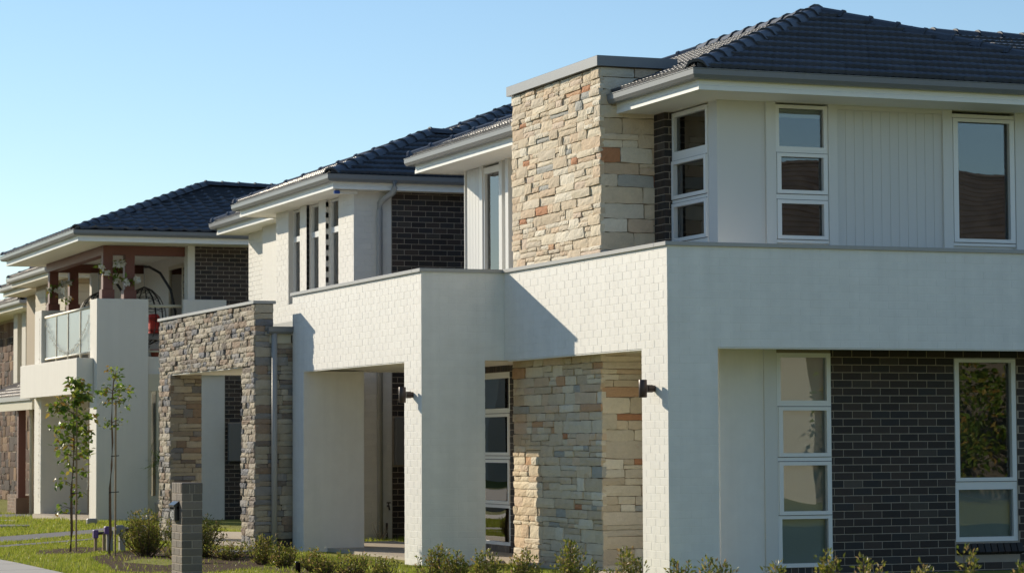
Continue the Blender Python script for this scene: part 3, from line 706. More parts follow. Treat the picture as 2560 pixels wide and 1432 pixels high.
# downpipe with its offset bend
MB().tube([(12.80, 38.19, 5.50), (12.80, 38.19, 5.40), (12.785, 38.22, 5.33), (12.70, 38.42, 5.24), (12.668, 38.5, 5.18), (12.66, 38.505, 5.08), (12.66, 38.505, -.1)], .046, 12).build('downpipe', 'coping', B, True)
MB().bbox(12.9, 13.32, YB - .10, YB - .001, 1.15, 1.88, .01).build('meter_box', 'meter_grey', B)
MB().tube([(12.78, YB - .03, -.08), (12.78, YB - .03, .26)], .018, 8).tube([(12.80, YB - .002, .52), (12.80, YB - .07, .52), (12.80, YB - .10, .46)], .014, 8).tube([(12.77, YB - .06, .57), (12.83, YB - .06, .57)], .011, 6).tube([(12.80, YB - .06, .52), (12.80, YB - .06, .575)], .009, 6).build('garden_tap', 'bronze', B)
MB().bbox(11.93, 12.28, 38.42, 38.49, ZSB - .055, ZSB + .004, .01).build('alarm_box', 'white_plastic', B)
MB().bbox(11.90, 11.99, 38.40, 38.47, ZSB - .06, ZSB - .012, .01).build('alarm_light', 'blue_plastic', B)
# stone entry arch, standing well forward of the front wall
XS, YS = 9.91, 35.765; Y1, Y2, Y3 = 36.48, 40.76, 41.49; ZT = 3.455; ZB = 2.585
st = MB(); q = .022
st.box(XS + q, 10.18, YS + q, Y3, ZB, ZT); st.box(XS + q, 10.423, YS + q, Y1, -.2, ZB); st.box(XS + q, 10.423, Y2 + q, Y3, -.25, ZB); st.box(10.423, 11.22, YS + q, YS + .25, -.25, 3.02); st.box(10.18, 10.423, YS + q, YS + .25, ZB, 3.02)
sto = st.build('stone_arch', 'stone_joint_dark', B); sto['label'] = 'grey and tan stacked stone entry arch'
PT = Pieces('stone', sto, 'grey_stone', 300); kw = dict(hmin=.05, hmax=.11, lmin=.13, lmax=.46, dep=.04, split=.4, gap=.004)
lay_stones(PT, 'X', XS, YS, Y3, ZB, ZT - .005, 21, rough=.6, **kw); lay_stones(PT, 'X', XS, YS, Y1, -.1, ZB, 22, rough=.6, **kw); lay_stones(PT, 'X', XS, Y2, Y3, -.12, ZB, 23, rough=.6, **kw)
kw.update(hmin=.07, hmax=.14, lmin=.16, lmax=.42)
lay_stones(PT, 'Y', YS, XS + .004, 10.18, ZB, ZT - .005, 24, rough=.25, **kw); lay_stones(PT, 'Y', YS, XS + .004, 11.20, .15, ZB, 25, rough=.25, **kw); lay_stones(PT, 'Y', YS, 10.18, 11.20, ZB, 2.91, 26, rough=.25, **kw)
lay_stones(PT, 'Y', Y2, XS + .004, 10.423, -.12, ZB, 27, rough=.25, **kw); PT.finish()
PD = Pieces('brick', sto, 'dark_brick', 60); lay_bricks(PD, 'Y', YS, XS + .004, 11.2, -.03, .15, zb=-.03); PD.finish()
MB().bbox(XS - .03, 10.21, YS - .03, Y3 + .03, ZT, ZT + .042, .004).build('coping', 'coping', B)
MB().box(10.18, 12.25, YS + .25, Y3, ZB + .012, ZB + .05).box(XS + .02, 10.18, Y1, Y2, ZB - .014, ZB - .001).build('entry_soffit', 'soffit', B)
MB().slab([(10.1, YS), (11.25, YS), (11.25, 38.75), (12.262, 38.75), (12.262, Y3), (10.1, Y3)], 3.02, 3.12).build('entry_roof', 'roof_membrane', B)
MB().box(12.20, 12.264, YB + .6, 43, 3.40, 3.50).build('flashing', 'galv', B)
gt = MB(); y0 = YS - .14; x0, x1 = 10.08, 10.428
pr = [(y0 + .12, 3.03), (y0 + .03, 3.03), (y0, 3.06), (y0, 3.115), (y0 - .006, 3.12), (y0 - .006, 3.13), (y0 + .012, 3.13), (y0 + .12, 3.11)]
gt.add([(x0, y, z) for y, z in pr] + [(x1, y, z) for y, z in pr], [tuple(range(len(pr)))] + [(i, (i + 1) % len(pr), len(pr) + (i + 1) % len(pr), len(pr) + i) for i in range(len(pr))])
gt.build('gutter', 'gutter', B)
MB().box(10.12, 10.428, YS - .03, YS - .004, 2.90, 3.03).build('fascia', 'cream_trim', B)
MB().tube([(10.173, YS - .075, 3.05), (10.173, YS - .075, -.1)], .041, 14).build('downpipe', 'coping', B, True)

# ================================================================== HOUSE C (with the balcony)
C = thing('house', 'rendered two-storey house with timber-posted balcony and blue-black rolled roof tiles', 'house', (11.2, 52.2, -.06))
ZSC = 5.50
MB().bbox(11.18, 12.235, 52.186, 52.86, -.25, 4.41, .008).build('corner_pier', 'render_beige', C)
MB().bbox(11.18, 12.235, 57.98, 58.75, -.35, 4.45, .008).build('far_pier', 'render_beige', C)
MB().bbox(10.84, 11.175, 52.5, 58.65, 2.505, 3.225, .008).build('balcony_front', 'render_beige', C)
MB().box(11.18, 14.2, 52.86, 57.98, 2.56, 3.2).box(12.235, 13.05, 52.35, 52.86, 2.56, 3.2).build('balcony_floor', 'render_beige', C)
MB().box(12.235, 13.0, 52.30, 52.34, 2.55, 3.25).build('side_spandrel', 'render_beige', C)
ra = MB().tube([(11.26, 52.86, 4.285), (11.26, 57.98, 4.285)], .032, 10).tube([(11.26, 52.86, 3.36), (11.26, 57.98, 3.36)], .022, 8)
ra.tube([(12.235, 52.3, 4.28), (13.0, 52.3, 4.28)], .032, 10).tube([(12.235, 52.3, 3.36), (13.0, 52.3, 3.36)], .022, 8)
rao = ra.build('balcony_rail', 'cream_trim', C, True)
ysr = [52.92, 54.13, 55.4, 56.65, 57.9]
for y in ysr: MB().box(11.24, 11.28, y - .025, y + .025, 3.2, 4.28).build('post', 'cream_trim', rao)
for a, b in zip(ysr, ysr[1:]): MB().box(11.256, 11.264, a + .035, b - .035, 3.38, 4.26).build('glass_panel', 'frosted', rao)
MB().box(12.96, 13.01, 52.28, 52.32, 3.2, 4.28).build('post', 'cream_trim', rao)
# timber posts and beams
for (x, y) in ((11.46, 52.55), (11.91, 52.55), (11.5, 58.3), (11.95, 58.3)):
    po = MB().bbox(x - .10, x + .10, y - .10, y + .10, 4.4, 5.32, .006).build('timber_post', 'timber', C)
    MB().bbox(x - .13, x + .13, y - .13, y + .13, 4.41, 4.61, .006).build('post_base', 'timber', po)
tb = MB().box(11.36, 13.22, 52.45, 52.65, 5.315, 5.50).box(11.36, 11.56, 52.65, 58.2, 5.315, 5.50).box(11.36, 14.0, 58.2, 58.4, 5.315, 5.50)
tb.build('timber_beam', 'timber', C)
# walls
cw = MB(); cw.box(13.05, 13.195, 52.20, 52.5, -.25, ZSC + .01); cw.box(12.9, 13.83, 52.21, 52.5, -.25, 2.9); cw.build('render_wall', 'grey_white', C)
MB().bbox(12.93, 13.83, 52.08, 52.2, 2.9, 4.41, .006).build('parapet', 'grey_white', C)
cb = MB().box(13.196, 21, 52.206, 52.5, 2.9, ZSC + .01).box(13.831, 21, 52.206, 52.5, -.3, 2.9).build('brick_wall', 'mortar', C); cb['label'] = 'dark brown brick side wall'
PC = Pieces('brick', cb, 'dark_brick', 300)
lay_bricks(PC, 'Y', 52.2, 13.2, 14.75, 3.9, ZSC, zb=.02); lay_bricks(PC, 'Y', 52.2, 13.835, 14.35, -.1, 2.9, [(13.9, 14.35, 1.13, 1.89)], zb=.02); PC.finish()
MB().bbox(13.89, 14.36, 52.1, 52.199, 1.13, 1.89, .01).build('meter_box', 'meter_grey', C)
MB().box(14.42, 14.56, 52.14, 52.199, 3.5, ZSC).build('downpipe', 'gutter', C)
MB().box(13.5, 13.7, 52.9, 57.98, 2.9, ZSC + .01).box(12.3, 13.7, 57.99, 58.2, 2.9, 5.3).build('balcony_back_wall', 'render_beige', C)
dr = MB(); dr.box(13.44, 13.5, 52.9, 52.98, 3.2, 5.3); dr.box(13.44, 13.5, 54.2, 54.28, 3.2, 5.3); dr.box(13.44, 13.5, 55.4, 55.48, 3.2, 5.3); dr.box(13.44, 13.5, 52.98, 55.4, 5.22, 5.3)
dro = dr.build('sliding_door', 'cream_trim', C)
MB().box(13.47, 13.476, 54.28, 55.4, 3.2, 5.22).build('pane', 'glass', dro)
sg = MB()
for k in range(9): sg.box(13.455, 13.462, 52.98 + .136 * k, 53.02 + .136 * k, 3.2, 5.22)
for k in range(15): sg.box(13.450, 13.457, 52.98, 54.2, 3.2 + .14 * k, 3.235 + .14 * k)
sg.build('screen_grille', 'black_metal', dro)
MB().box(13.48, 13.49, 52.98, 54.2, 3.2, 5.22).build('screen_mesh', 'grey_plastic', dro)
MB().box(13.9, 20.5, 52.9, 59, .0, 5.4).build('dark_core', 'unlit_room', C)  # added dark filler behind the openings, in place of unlit rooms
# window beside the pier, low
wl = MB(); wl.box(12.24, 12.9, 52.22, 52.30, 2.55, 2.9); wl.box(12.24, 12.31, 52.24, 52.32, .44, 2.55); wl.box(12.42, 12.47, 52.24, 52.32, .44, 2.55); wl.box(12.24, 12.9, 52.24, 52.32, .38, .44)
wl.box(12.24, 12.9, 52.24, 52.32, -.25, .38); wlo = wl.build('side_window', 'cream_trim', C); MB().box(12.31, 12.9, 52.28, 52.286, .44, 2.55).build('pane', 'glass', wlo)
MB().box(12.5, 13.3, 52.9, 53.0, -.2, 2.5).build('porch_wall', 'tan_render', C)
hip_roof(C, (10.625, 21, 51.39, 59.3), ZSC, (14.12, 55.0, 7.05), (20.0, 55.0, 6.96), 'roll', 'tile_gloss')

# ================================================================== HOUSE D (far left)
D = thing('house', 'tan weatherboard house at the far left with brown tiled awning', 'house', (12.2, 62, -.2))
ZD = 5.42
dv = MB(); dv.box(12.55, 18, 62.0, 65.8, -.3, ZD + .02); dv.box(13.1, 18, 65.8, 70.0, -.3, ZD + .02); dv.box(14.5, 20, 70, 84, -.3, ZD - .12)
dvo = dv.build('wall', 'tan_render', D)
PW = Pieces('board', dvo, 'weatherboard', 200)
for k in range(10):
    PW.add(brick_mesh(.9, .185, 'weatherboard', D=.04), placed('X', 12.545, 62.5, 3.5 + .19 * k, -.02)[0] @ Matrix.Rotation(R(4), 4, 'X'), Vector((-1, 0, 0)), .09)
    PW.add(brick_mesh(1.7, .185, 'weatherboard', D=.04), placed('Y', 61.995, 13.4, 3.5 + .19 * k, -.02)[0] @ Matrix.Rotation(R(4), 4, 'X'), Vector((0, -1, 0)), .09)
    PW.add(brick_mesh(1.3, .185, 'weatherboard', D=.04), placed('X', 12.545, 65.1, 3.5 + .19 * k, -.02)[0] @ Matrix.Rotation(R(4), 4, 'X'), Vector((-1, 0, 0)), .09)
PW.finish()
fn = MB()
for y in (72.6, 73.9, 75.2, 76.5): MB().box(14.05, 14.495, y, y + .6, 2.9, ZD - .12).build('fin', 'far_tan', D)
window(D, 'X', 12.52, 63.1, 64.4, 3.6, 4.9, [(3.7, 4.1), (4.18, 4.85)], back='curtain', mat='cream_trim', cols=2, label='upper window behind the balcony posts')
hip_roof(D, (12.0, 19, 61.4, 66.2), ZD, (14.3, 63.8, 6.6), (17, 63.8, 6.6), 'flat', 'tile_brown', tiled=('front',), capmat='tile_brown', limit=60, fmat='cream_trim', gutter_mat='coping')
hip_roof(D, (12.5, 19, 65.9, 70.2), ZD - .01, (14.5, 68.0, 6.4), (17, 68.0, 6.4), 'flat', 'tile_brown', tiled=('front',), capmat='tile_brown', limit=40, name='side_roof', fmat='cream_trim', gutter_mat='coping')
hip_roof(D, (13.55, 20, 73.0, 84.5), ZD - .14, (16.5, 78, 6.6), (18, 78, 6.6), 'flat', 'tile_brown', tiled=('front',), capmat='tile_brown', limit=40, name='back_roof', fmat='cream_trim', gutter_mat='coping')
aw = MB(); aw.add([(11.6, 61.0, 2.62), (11.6, 70, 2.62), (14.2, 70, 3.55), (14.2, 61.0, 3.55)], [(0, 1, 2, 3)]).add([(11.6, 61.0, 2.6), (11.6, 70, 2.6), (14.2, 70, 2.6), (14.2, 61.0, 2.6)], [(0, 1, 2, 3)]); awo = aw.build('awning', 'cream_trim', D)
PA = Pieces('tile', awo, 'tile_brown', 200); tile_face(PA, [(11.6, 70, 2.63), (11.6, 61.0, 2.63), (14.2, 61.0, 3.56), (14.2, 70, 3.56)], 'flat', 'tile_brown'); PA.finish()
MB().box(11.5, 11.6, 61.0, 70, 2.52, 2.63).build('gutter', 'coping', D); MB().box(11.56, 11.62, 61.05, 69.9, 2.3, 2.52).build('fascia', 'cream_trim', D)
pst = MB().bbox(11.72, 11.90, 63.6, 63.78, .15, 2.45, .006).build('timber_post', 'timber', D); MB().bbox(11.66, 11.96, 63.54, 63.84, -.2, .2, .006).build('post_base', 'brown_brick', pst)
MB().tube([(11.75, 62.6, 2.45), (11.85, 62.7, 2.33), (11.88, 62.75, 2.1), (11.88, 62.75, -.2)], .05, 10).build('downpipe', 'cream_trim', D, True)
window(D, 'X', 12.55, 62.02, 62.45, .6, 2.0, [(.68, 1.2), (1.28, 1.95)], back=[None, 'curtain'], mat='cream_trim', label='ground floor window under the awning')
pb = MB().box(11.9, 12.5, 63.9, 66, -.3, .25).build('planter_wall', 'mortar', D)
PP = Pieces('brick', pb, 'brown_brick', 60); lay_bricks(PP, 'Y', 63.895, 11.9, 12.5, -.2, .25); lay_bricks(PP, 'X', 11.895, 63.9, 66, -.2, .25); PP.finish()
PZ = Pieces('stone', dvo, 'dark_rubble', 120); rk = dict(rough=.5, hmin=.28, hmax=.5, lmin=.4, lmax=.9, gap=.02)
lay_stones(PZ, 'X', 13.08, 65.85, 70, -.2, 2.6, 31, **rk); lay_stones(PZ, 'X', 14.48, 70.0, 84, -.2, 2.9, 32, **rk); lay_stones(PZ, 'X', 14.48, 77.2, 84, 2.9, 5.2, 33, **rk); PZ.finish()
for y in (73.2, 74.5, 75.8): MB().box(14.46, 14.49, y, y + .7, 2.9, 5.25).build('dark_recess', 'unlit_room', D)  # opaque dark panels stand in for the shaded recesses between the fins
PB.finish()

# ================================================================== HOUSE E (across the side street: seen only in the windows' reflections)
E_ = thing('house', 'tan single house across the side street behind the viewer, mirrored in the windows', 'house', (35, -6, 0))
MB().box(20, 30.6, -16, -6, -.2, 5.1).build('wall', 'far_tan', E_)
PE = Pieces('board', E_.children[0], 'far_tan', 60)
for k in range(26): PE.add(brick_mesh(10.6, .19, 'far_tan', D=.04), Matrix.Translation((25.3, -5.99, .1 + .195 * k)) @ Matrix.Rotation(math.pi, 4, 'Z') @ Matrix.Rotation(R(4), 4, 'X'), None, 1)
PE.finish()
hip_roof(E_, (21.4, 46.6, -16.6, -5.4), 5.1, (27, -11, 8.9), (41, -11, 8.9), 'flat', 'tile_brown', tiled=('far',), limit=150, capmat='tile_brown', fmat='cream_trim')
for x in (21.5, 24.4, 27.3):
    wv = MB().box(x, x + 1.6, -5.99, -5.93, 3.2, 4.7).build('window', 'frame_alu', E_); MB().box(x + .07, x + 1.53, -5.93, -5.925, 3.27, 4.63).build('pane', 'unlit_room', wv)
for x in (22.0, 26.6):
    wv = MB().box(x, x + 2.2, -5.99, -5.93, .7, 2.3).build('window', 'frame_alu', E_); MB().box(x + .07, x + 2.13, -5.93, -5.925, .77, 2.23).build('pane', 'unlit_room', wv)
MB().box(30.6, 46, -16, -8, -.2, 5.1).build('wing_wall', 'grey_brick', E_)

# houses across the main street: seen only as reflections and as light
def far_house(x, y, w, label, mat='far_tan'):
    h = thing('house', label, 'house', (x, y, 0), 'houses across the main street')
    MB().box(x - 9, x, y, y + w, -.3, 5.1).build('wall', mat, h)
    hip_roof(h, (x - 9.6, x + .6, y - .6, y + w + .6), 5.1, (x - 4.5, y + 4.5, 7.4), (x - 4.5, y + w - 4.5, 7.4), 'flat', 'far_roof', tiled=(), fmat='cream_trim')
    for k in range(3):
        window(h, 'X', x + .06, y + 1.5 + k * (w - 3) / 3, y + 3 + k * (w - 3) / 3, 3.4, 4.7, [(3.45, 4.65)], back='curtain', label=None)
for i, (y, w) in enumerate(((12, 12), (27, 13), (43, 12), (58, 13), (74, 12), (89, 14), (106, 13), (122, 14), (139, 14), (156, 16))):
    far_house(-15 - (i % 2), y, w, ('first', 'second', 'third', 'fourth', 'fifth', 'sixth', 'seventh', 'eighth', 'ninth', 'tenth')[i] + ' house from the viewer in the row across the main street, outside the picture')

# ================================================================== THINGS
def wall_lamp(x, y, z, label):
    t = thing('wall_lamp', label, 'wall lamp', (x, y, z), 'up-and-down lamps on the white piers')
    MB().tube([(x - .001, y, z), (x - .028, y, z)], .036, 14).build('base_plate', 'bronze', t)
    MB().tube([(x - .028, y, z), (x - .085, y, z)], [.042, .042], 14).build('bracket', 'bronze', t, False)
    MB().lathe((x - .135, y, z - .095), [(.028, .004), (.041, 0), (.044, .004), (.044, .186), (.041, .19), (.028, .186)], 18).build('shade', 'bronze', t, True)
wall_lamp(11.506, 25.62, 2.055, 'bronze cylinder lamp on the near white pier beside the stone tower')
wall_lamp(10.431, 30.44, 2.075, 'bronze cylinder lamp on the farther white pier next to the brick opening')

# letterbox pier
LX, LY = 7.065, 28.50
lp = thing('letterbox_pier', 'grey brick letterbox pier with a black number 48 letterbox', 'letterbox', (LX + .12, LY + .17, 0))
lpc = MB().box(LX + .005, LX + .229, LY + .005, LY + .475, -.1, 1.042).build('pier', 'mortar', lp)
PQ = Pieces('brick', lpc, 'grey_brick', 200)
zt = 1.06 - .118
for k in range(11):
    z1 = zt - .0862 * k - .005; z0 = z1 - .076; zc = (z0 + z1) / 2
    for (a, b) in (((0, .112), (.122, .234)) if k % 2 == 0 else ((0, .234),)):
        PQ.add(brick_mesh(b - a - .004, z1 - z0, 'grey_brick', ch=.003), placed('Y', LY, LX + (a + b) / 2, zc)[0], Vector((0, -1, 0)), .02)
    cuts = ((.003, .115), (.125, .355), (.365, .477)) if k % 2 else ((.003, .235), (.245, .477))
    for a, b in cuts: PQ.add(brick_mesh(b - a, z1 - z0, 'grey_brick', ch=.003), placed('X', LX, LY + (a + b) / 2, zc)[0], Vector((-1, 0, 0)), .02)
for a, b in ((.0, .085), (.095, .142), (.152, .234)): PQ.add(brick_mesh(b - a, .112, 'grey_brick', ch=.003), placed('Y', LY, LX + (a + b) / 2, 1.0)[0], Vector((0, -1, 0)), .02)
for k in range(6): PQ.add(brick_mesh(.072, .112, 'grey_brick', ch=.003), placed('X', LX, LY + .040 + .080 * k, 1.0)[0], Vector((-1, 0, 0)), .02)
for k in range(6): PQ.add(brick_mesh(.23, .072, 'grey_brick', D=.02, ch=.003), Matrix.Translation((LX + .117, LY + .040 + .080 * k, 1.06)) @ Matrix.Rotation(-math.pi / 2, 4, 'X'), Vector((0, 0, 1)), .02)
PQ.finish()
bx0, bx1, by0, by1, bz0, bz1 = LX - .05, LX - .001, LY + .13, LY + .37, .645, .855
lb = MB().box(bx0, bx1, by0, by1, bz0, bz0 + .125).box(bx0 + .025, bx1, by0, by1, bz0 + .125, bz0 + .17).box(bx0, bx1, by0, by0 + .008, bz0 + .125, bz0 + .17).box(bx0, bx1, by1 - .008, by1, bz0 + .125, bz0 + .17)
lbo = lb.build('letterbox', 'black_plastic', lp)
MB().add([(bx0 - .012, by0 - .006, bz1 - .04), (bx0 - .012, by1 + .006, bz1 - .04), (bx1, by1 + .006, bz1 + .005), (bx1, by0 - .006, bz1 + .005), (bx0 - .012, by0 - .006, bz1 - .065), (bx0 - .012, by1 + .006, bz1 - .065), (bx1, by1 + .006, bz1 - .05), (bx1, by0 - .006, bz1 - .05)],
         [(0, 3, 2, 1), (4, 5, 6, 7), (0, 1, 5, 4), (1, 2, 6, 5), (2, 3, 7, 6), (3, 0, 4, 7)]).build('lid', 'black_plastic', lbo)
dg = MB(); fx = bx0 - .002
def bar(ya, za, yb, zb, w=.011):
    d = math.hypot(yb - ya, zb - za); ny, nz = -(zb - za) / d * w / 2, (yb - ya) / d * w / 2; k = [(ya + ny, za + nz), (yb + ny, zb + nz), (yb - ny, zb - nz), (ya - ny, za - nz)]
    dg.add([(fx, y, z) for y, z in k] + [(fx + .0015, y, z) for y, z in k], [(0, 1, 2, 3), (0, 4, 5, 1), (1, 5, 6, 2), (2, 6, 7, 3), (3, 7, 4, 0)])
# seen from the street (-X side) the number reads from +Y to -Y
c0 = bz0 + .062; y4 = by1 - .078; y8 = by0 + .078
bar(y4 - .012, c0 + .048, y4 + .036, c0 - .014, .016); bar(y4 + .042, c0 - .014, y4 - .034, c0 - .014, .014); bar(y4 - .014, c0 + .048, y4 - .014, c0 - .048, .018)
for cy, rr in ((c0 + .024, .022), (c0 - .024, .026)):
    for s in range(10):
        t0, t1 = 2 * math.pi * s / 10, 2 * math.pi * (s + 1) / 10
        bar(y8 + 1.25 * rr * math.cos(t0), cy + rr * math.sin(t0), y8 + 1.25 * rr * math.cos(t1), cy + rr * math.sin(t1), .014)
dg.build('number', 'white_plastic', lbo)['label'] = 'white house number 48'

# leaves ----------------------------------------------------------------
def leaf_geo(rg, p, d, L, Wd, V, F, fold=.25, n=None):
    d = Vector(d).normalized(); s = d.cross(Vector(n if n else (rg.uniform(-1, 1), rg.uniform(-1, 1), rg.uniform(.2, 1))))
    if s.length < .05: s = d.cross(Vector((1, 0, .3)))
    s.normalize(); u = s.cross(d); k = len(V); p = Vector(p)
    V += [p, p + d * L * .45 + s * Wd * .5 + u * Wd * fold, p + d * L * .42 - u * 0, p + d * L * .45 - s * Wd * .5 + u * Wd * fold, p + d * L - u * L * .12]
    F += [(k, k + 2, k + 1), (k + 1, k + 2, k + 4), (k, k + 3, k + 2), (k + 2, k + 3, k + 4)]
def leaf_mesh(name, V, F, mat, parent):
    o = org(parent); mb = MB(); mb.v = [tuple(v) for v in V]; mb.f = F
    return mb.build(name, mat, parent)
def shrub(x, y, h, w, seed, label, nst=22, leaf=.034, mat='leaf', group='hedge shrubs along the front bed', dens=1.0):
    rg = random.Random(seed); z = gz(x, y); t = thing('shrub', label, 'shrub', (x, y, z), group); V, F = [], []; st = MB()
    for i in range(nst):
        a = rg.uniform(0, 6.283); lean = rg.random() ** .8; hh = h * (rg.uniform(.62, 1.0) if i > 2 else 1.0) * (1 - .38 * lean ** 2)
        tip = Vector((x + w * lean * math.cos(a), y + w * lean * math.sin(a), z + hh)); b = Vector((x + .25 * w * lean * math.cos(a), y + .25 * w * lean * math.sin(a), z))
        mid = (b + tip) / 2 + Vector((rg.uniform(-.03, .03), rg.uniform(-.03, .03), 0)) + (tip - b).cross(Vector((0, 0, 1))) * 0
        mid += Vector((math.cos(a), math.sin(a), 0)) * w * .12
        st.tube([b, mid, tip], [.006, .004, .002], 4, False)
        n = int(hh / .0105 * dens)
        for k in range(n):
            f = .12 + .9 * k / n; f = min(f, 1.0)
            p = b * (1 - f) ** 2 + mid * 2 * f * (1 - f) + tip * f * f
            aa = rg.uniform(0, 6.283); el = rg.uniform(.1, 1.0) if f < .9 else rg.uniform(.6, 1.4)
            p = p + Vector((math.cos(aa), math.sin(aa), rg.uniform(-.3, .5))) * rg.uniform(0, .055)
            leaf_geo(rg, p, (math.cos(aa) * math.cos(el), math.sin(aa) * math.cos(el), math.sin(el)), leaf * rg.uniform(.75, 1.35), leaf * rg.uniform(.45, .62), V, F)
    st.build('stems', 'bark', t); leaf_mesh('foliage', V, F, mat, t); return t
SH = [(8.80, 31.39, .37, .24, 'bushy olive shrub below the grey downpipe of the stone arch'), (8.80, 32.95, .26, .27, 'wide yellow-green shrub right of the letterbox pier'), (8.72, 33.96, .20, .22, 'low bushy shrub hugging the letterbox pier'),
      (8.82, 30.55, .30, .20, 'small olive shrub left of the black bollard light'), (8.80, 29.15, .29, .17, 'upright shrub just right of the black bollard light'), (8.75, 28.70, .20, .15, 'low shrub in front of the white portico side wall'),
      (8.80, 27.78, .32, .21, 'rounded dark shrub in front of the far white portico pier wall'), (8.80, 26.66, .30, .19, 'round shrub before the portico doorway slab'), (8.80, 24.95, .48, .19, 'spiky tall shrub at the foot of the farther lamp pier'),
      (8.84, 24.45, .42, .15, 'thin shrub right beside the spiky tall shrub'), (8.80, 23.55, .47, .17, 'two-tipped shrub below the porch window'), (8.80, 22.60, .51, .18, 'leafy shrub in front of the sunlit stone patch'),
      (8.80, 21.40, .63, .17, 'tallest pointed shrub in front of the shaded tower stone'), (8.82, 20.95, .48, .12, 'small shrub right of the tallest pointed shrub'), (8.80, 20.15, .61, .18, 'golden-tipped shrub left of the near white pier'),
      (8.80, 19.10, .58, .15, 'small golden shrub in front of the near white pier shade'), (8.80, 18.45, .62, .18, 'golden shrub at the foot of the white render panel'), (8.85, 17.50, .60, .12, 'low shrub below the four-pane side window'),
      (8.80, 16.62, .72, .14, 'dark shrub covering the corner of the four-pane side window'), (8.80, 16.02, .70, .15, 'bright yellow shrub in front of the dark brick wall'), (8.80, 15.28, .68, .12, 'dull shrub in front of the dark brick wall'),
      (8.80, 14.72, .82, .17, 'brownish tall shrub below the brick sill'), (8.80, 14.10, .74, .13, 'shrub at the right edge of the picture under the window')]
for i, (x, y, h, w, lab) in enumerate(SH): shrub(x, y, h, w * 1.2, 300 + i, lab, nst=int(24 + 60 * w), leaf=.037 if i > 8 else .035)
shrub(8.15, 34.9, .62, .42, 401, 'large loose shrub around the thin sapling by the water meters', 64, .036, group='garden bed shrubs', dens=1.3)
shrub(8.65, 34.2, .60, .45, 402, 'large olive shrub directly left of the letterbox pier', 64, .036, group='garden bed shrubs', dens=1.3)
shrub(8.05, 32.6, .34, .26, 403, 'low shrub on the bare mulch left of the letterbox pier', 22, .03, group='garden bed shrubs')
shrub(9.4, 40.6, .34, .22, 404, 'small shrub at the foot of the left stone arch pier', 22, .03, group='garden bed shrubs')
dg_ = thing('dry_weed', 'dry pale weed against the wall behind the portico', 'weed', (12.55, 38.2, gz(0, 38)))
V, F = [], []; rg = random.Random(5); sm = MB()
for i in range(16):
    a = rg.uniform(0, 6.28); tip = Vector((12.55 + .13 * math.cos(a), 38.2 + .13 * math.sin(a), gz(0, 38) + rg.uniform(.15, .4))); sm.tube([(12.55, 38.2, gz(0, 38)), tip], [.004, .0015], 4, False)
    for k in range(4): leaf_geo(rg, tip - Vector((0, 0, .03 * k)), (math.cos(a + k), math.sin(a + k), .6), .03, .012, V, F)
sm.build('stems', 'stake_wood', dg_); leaf_mesh('foliage', V, F, 'blind', dg_)

# saplings --------------------------------------------------------------
def sapling(x, y, h, lean, twigs, label, seed, leaf=.115):
    rg = random.Random(seed); z = gz(x, y); t = thing('sapling', label, 'tree', (x, y, z), 'young staked saplings'); V, F = [], []; tk = MB()
    pts = [Vector((x + lean * (k / 8) + .012 * math.sin(k * 1.7), y, z + h * k / 8)) for k in range(9)]; tk.tube(pts, [.022 - .0018 * k for k in range(9)], 7)
    def at(f): k = min(7, int(f * 8)); return pts[k].lerp(pts[k + 1], f * 8 - k)
    for (f, dx, dz, n) in twigs:
        b = at(f); tip = b + Vector((dx * .93, -dx * .36 + rg.uniform(-.15, .15), dz)); mid = b.lerp(tip, .5) + Vector((0, 0, .04)); tk.tube([b, mid, tip], [.006, .004, .002], 4, False)
        n = int(n * (1.9 if f > .58 else 1.5))
        for k in range(n):
            g_ = .35 + .65 * k / max(1, n - 1); p = b * (1 - g_) ** 2 + mid * 2 * g_ * (1 - g_) + tip * g_ * g_; a = rg.uniform(0, 6.283)
            p = p + Vector((rg.uniform(-.07, .07), rg.uniform(-.07, .07), rg.uniform(-.09, .07)))
            leaf_geo(rg, p, (math.cos(a), math.sin(a), rg.uniform(-1.1, .7)), leaf * rg.uniform(.6, 1.1), leaf * rg.uniform(.45, .6), V, F, .15)
    tk.build('trunk', 'bark', t); leaf_mesh('crown', V, F, 'leaf_green', t)
    MB().tube([(x + .075, y - .04, z - .05), (x + .075, y - .04, z + h * .86)], .014, 6).build('stake', 'stake_wood', t)
    ti = MB()
    for f in (.35, .55, .72): p = at(f); ti.tube([p + Vector((-.02, -.03, 0)), Vector((x + .12, y - .06, p.z + .01))], .006, 5)
    ti.build('ties', 'black_plastic', t)
T1 = [(.97, .0, .12, 14), (.95, -.06, .2, 15), (.95, .12, .12, 16), (.92, .16, .05, 12), (.88, .20, .14, 18), (.86, .10, .2, 16), (.86, -.18, .1, 15), (.83, -.36, .08, 16), (.82, -.24, .16, 14), (.8, .14, .02, 16), (.8, .26, .06, 12), (.78, -.2, -.02, 10), (.75, .24, -.06, 14), (.74, -.3, .0, 12),
      (.72, -.08, .1, 10), (.70, .22, -.04, 14), (.68, -.22, .0, 12), (.66, .2, -.12, 12), (.63, -.24, -.02, 10), (.60, .2, -.05, 10), (.60, -.08, -.06, 7), (.56, -.2, .04, 8), (.5, -.16, .0, 8), (.48, .2, .0, 9), (.40, -.16, .05, 8), (.38, .14, -.02, 8), (.34, .12, -.04, 5), (.26, -.18, -.02, 8), (.25, .08, .0, 3)]
sapling(7.56, 37.0, 2.36, .06, T1, 'leafy sapling with bronze-tipped crown standing in the lawn', 71)
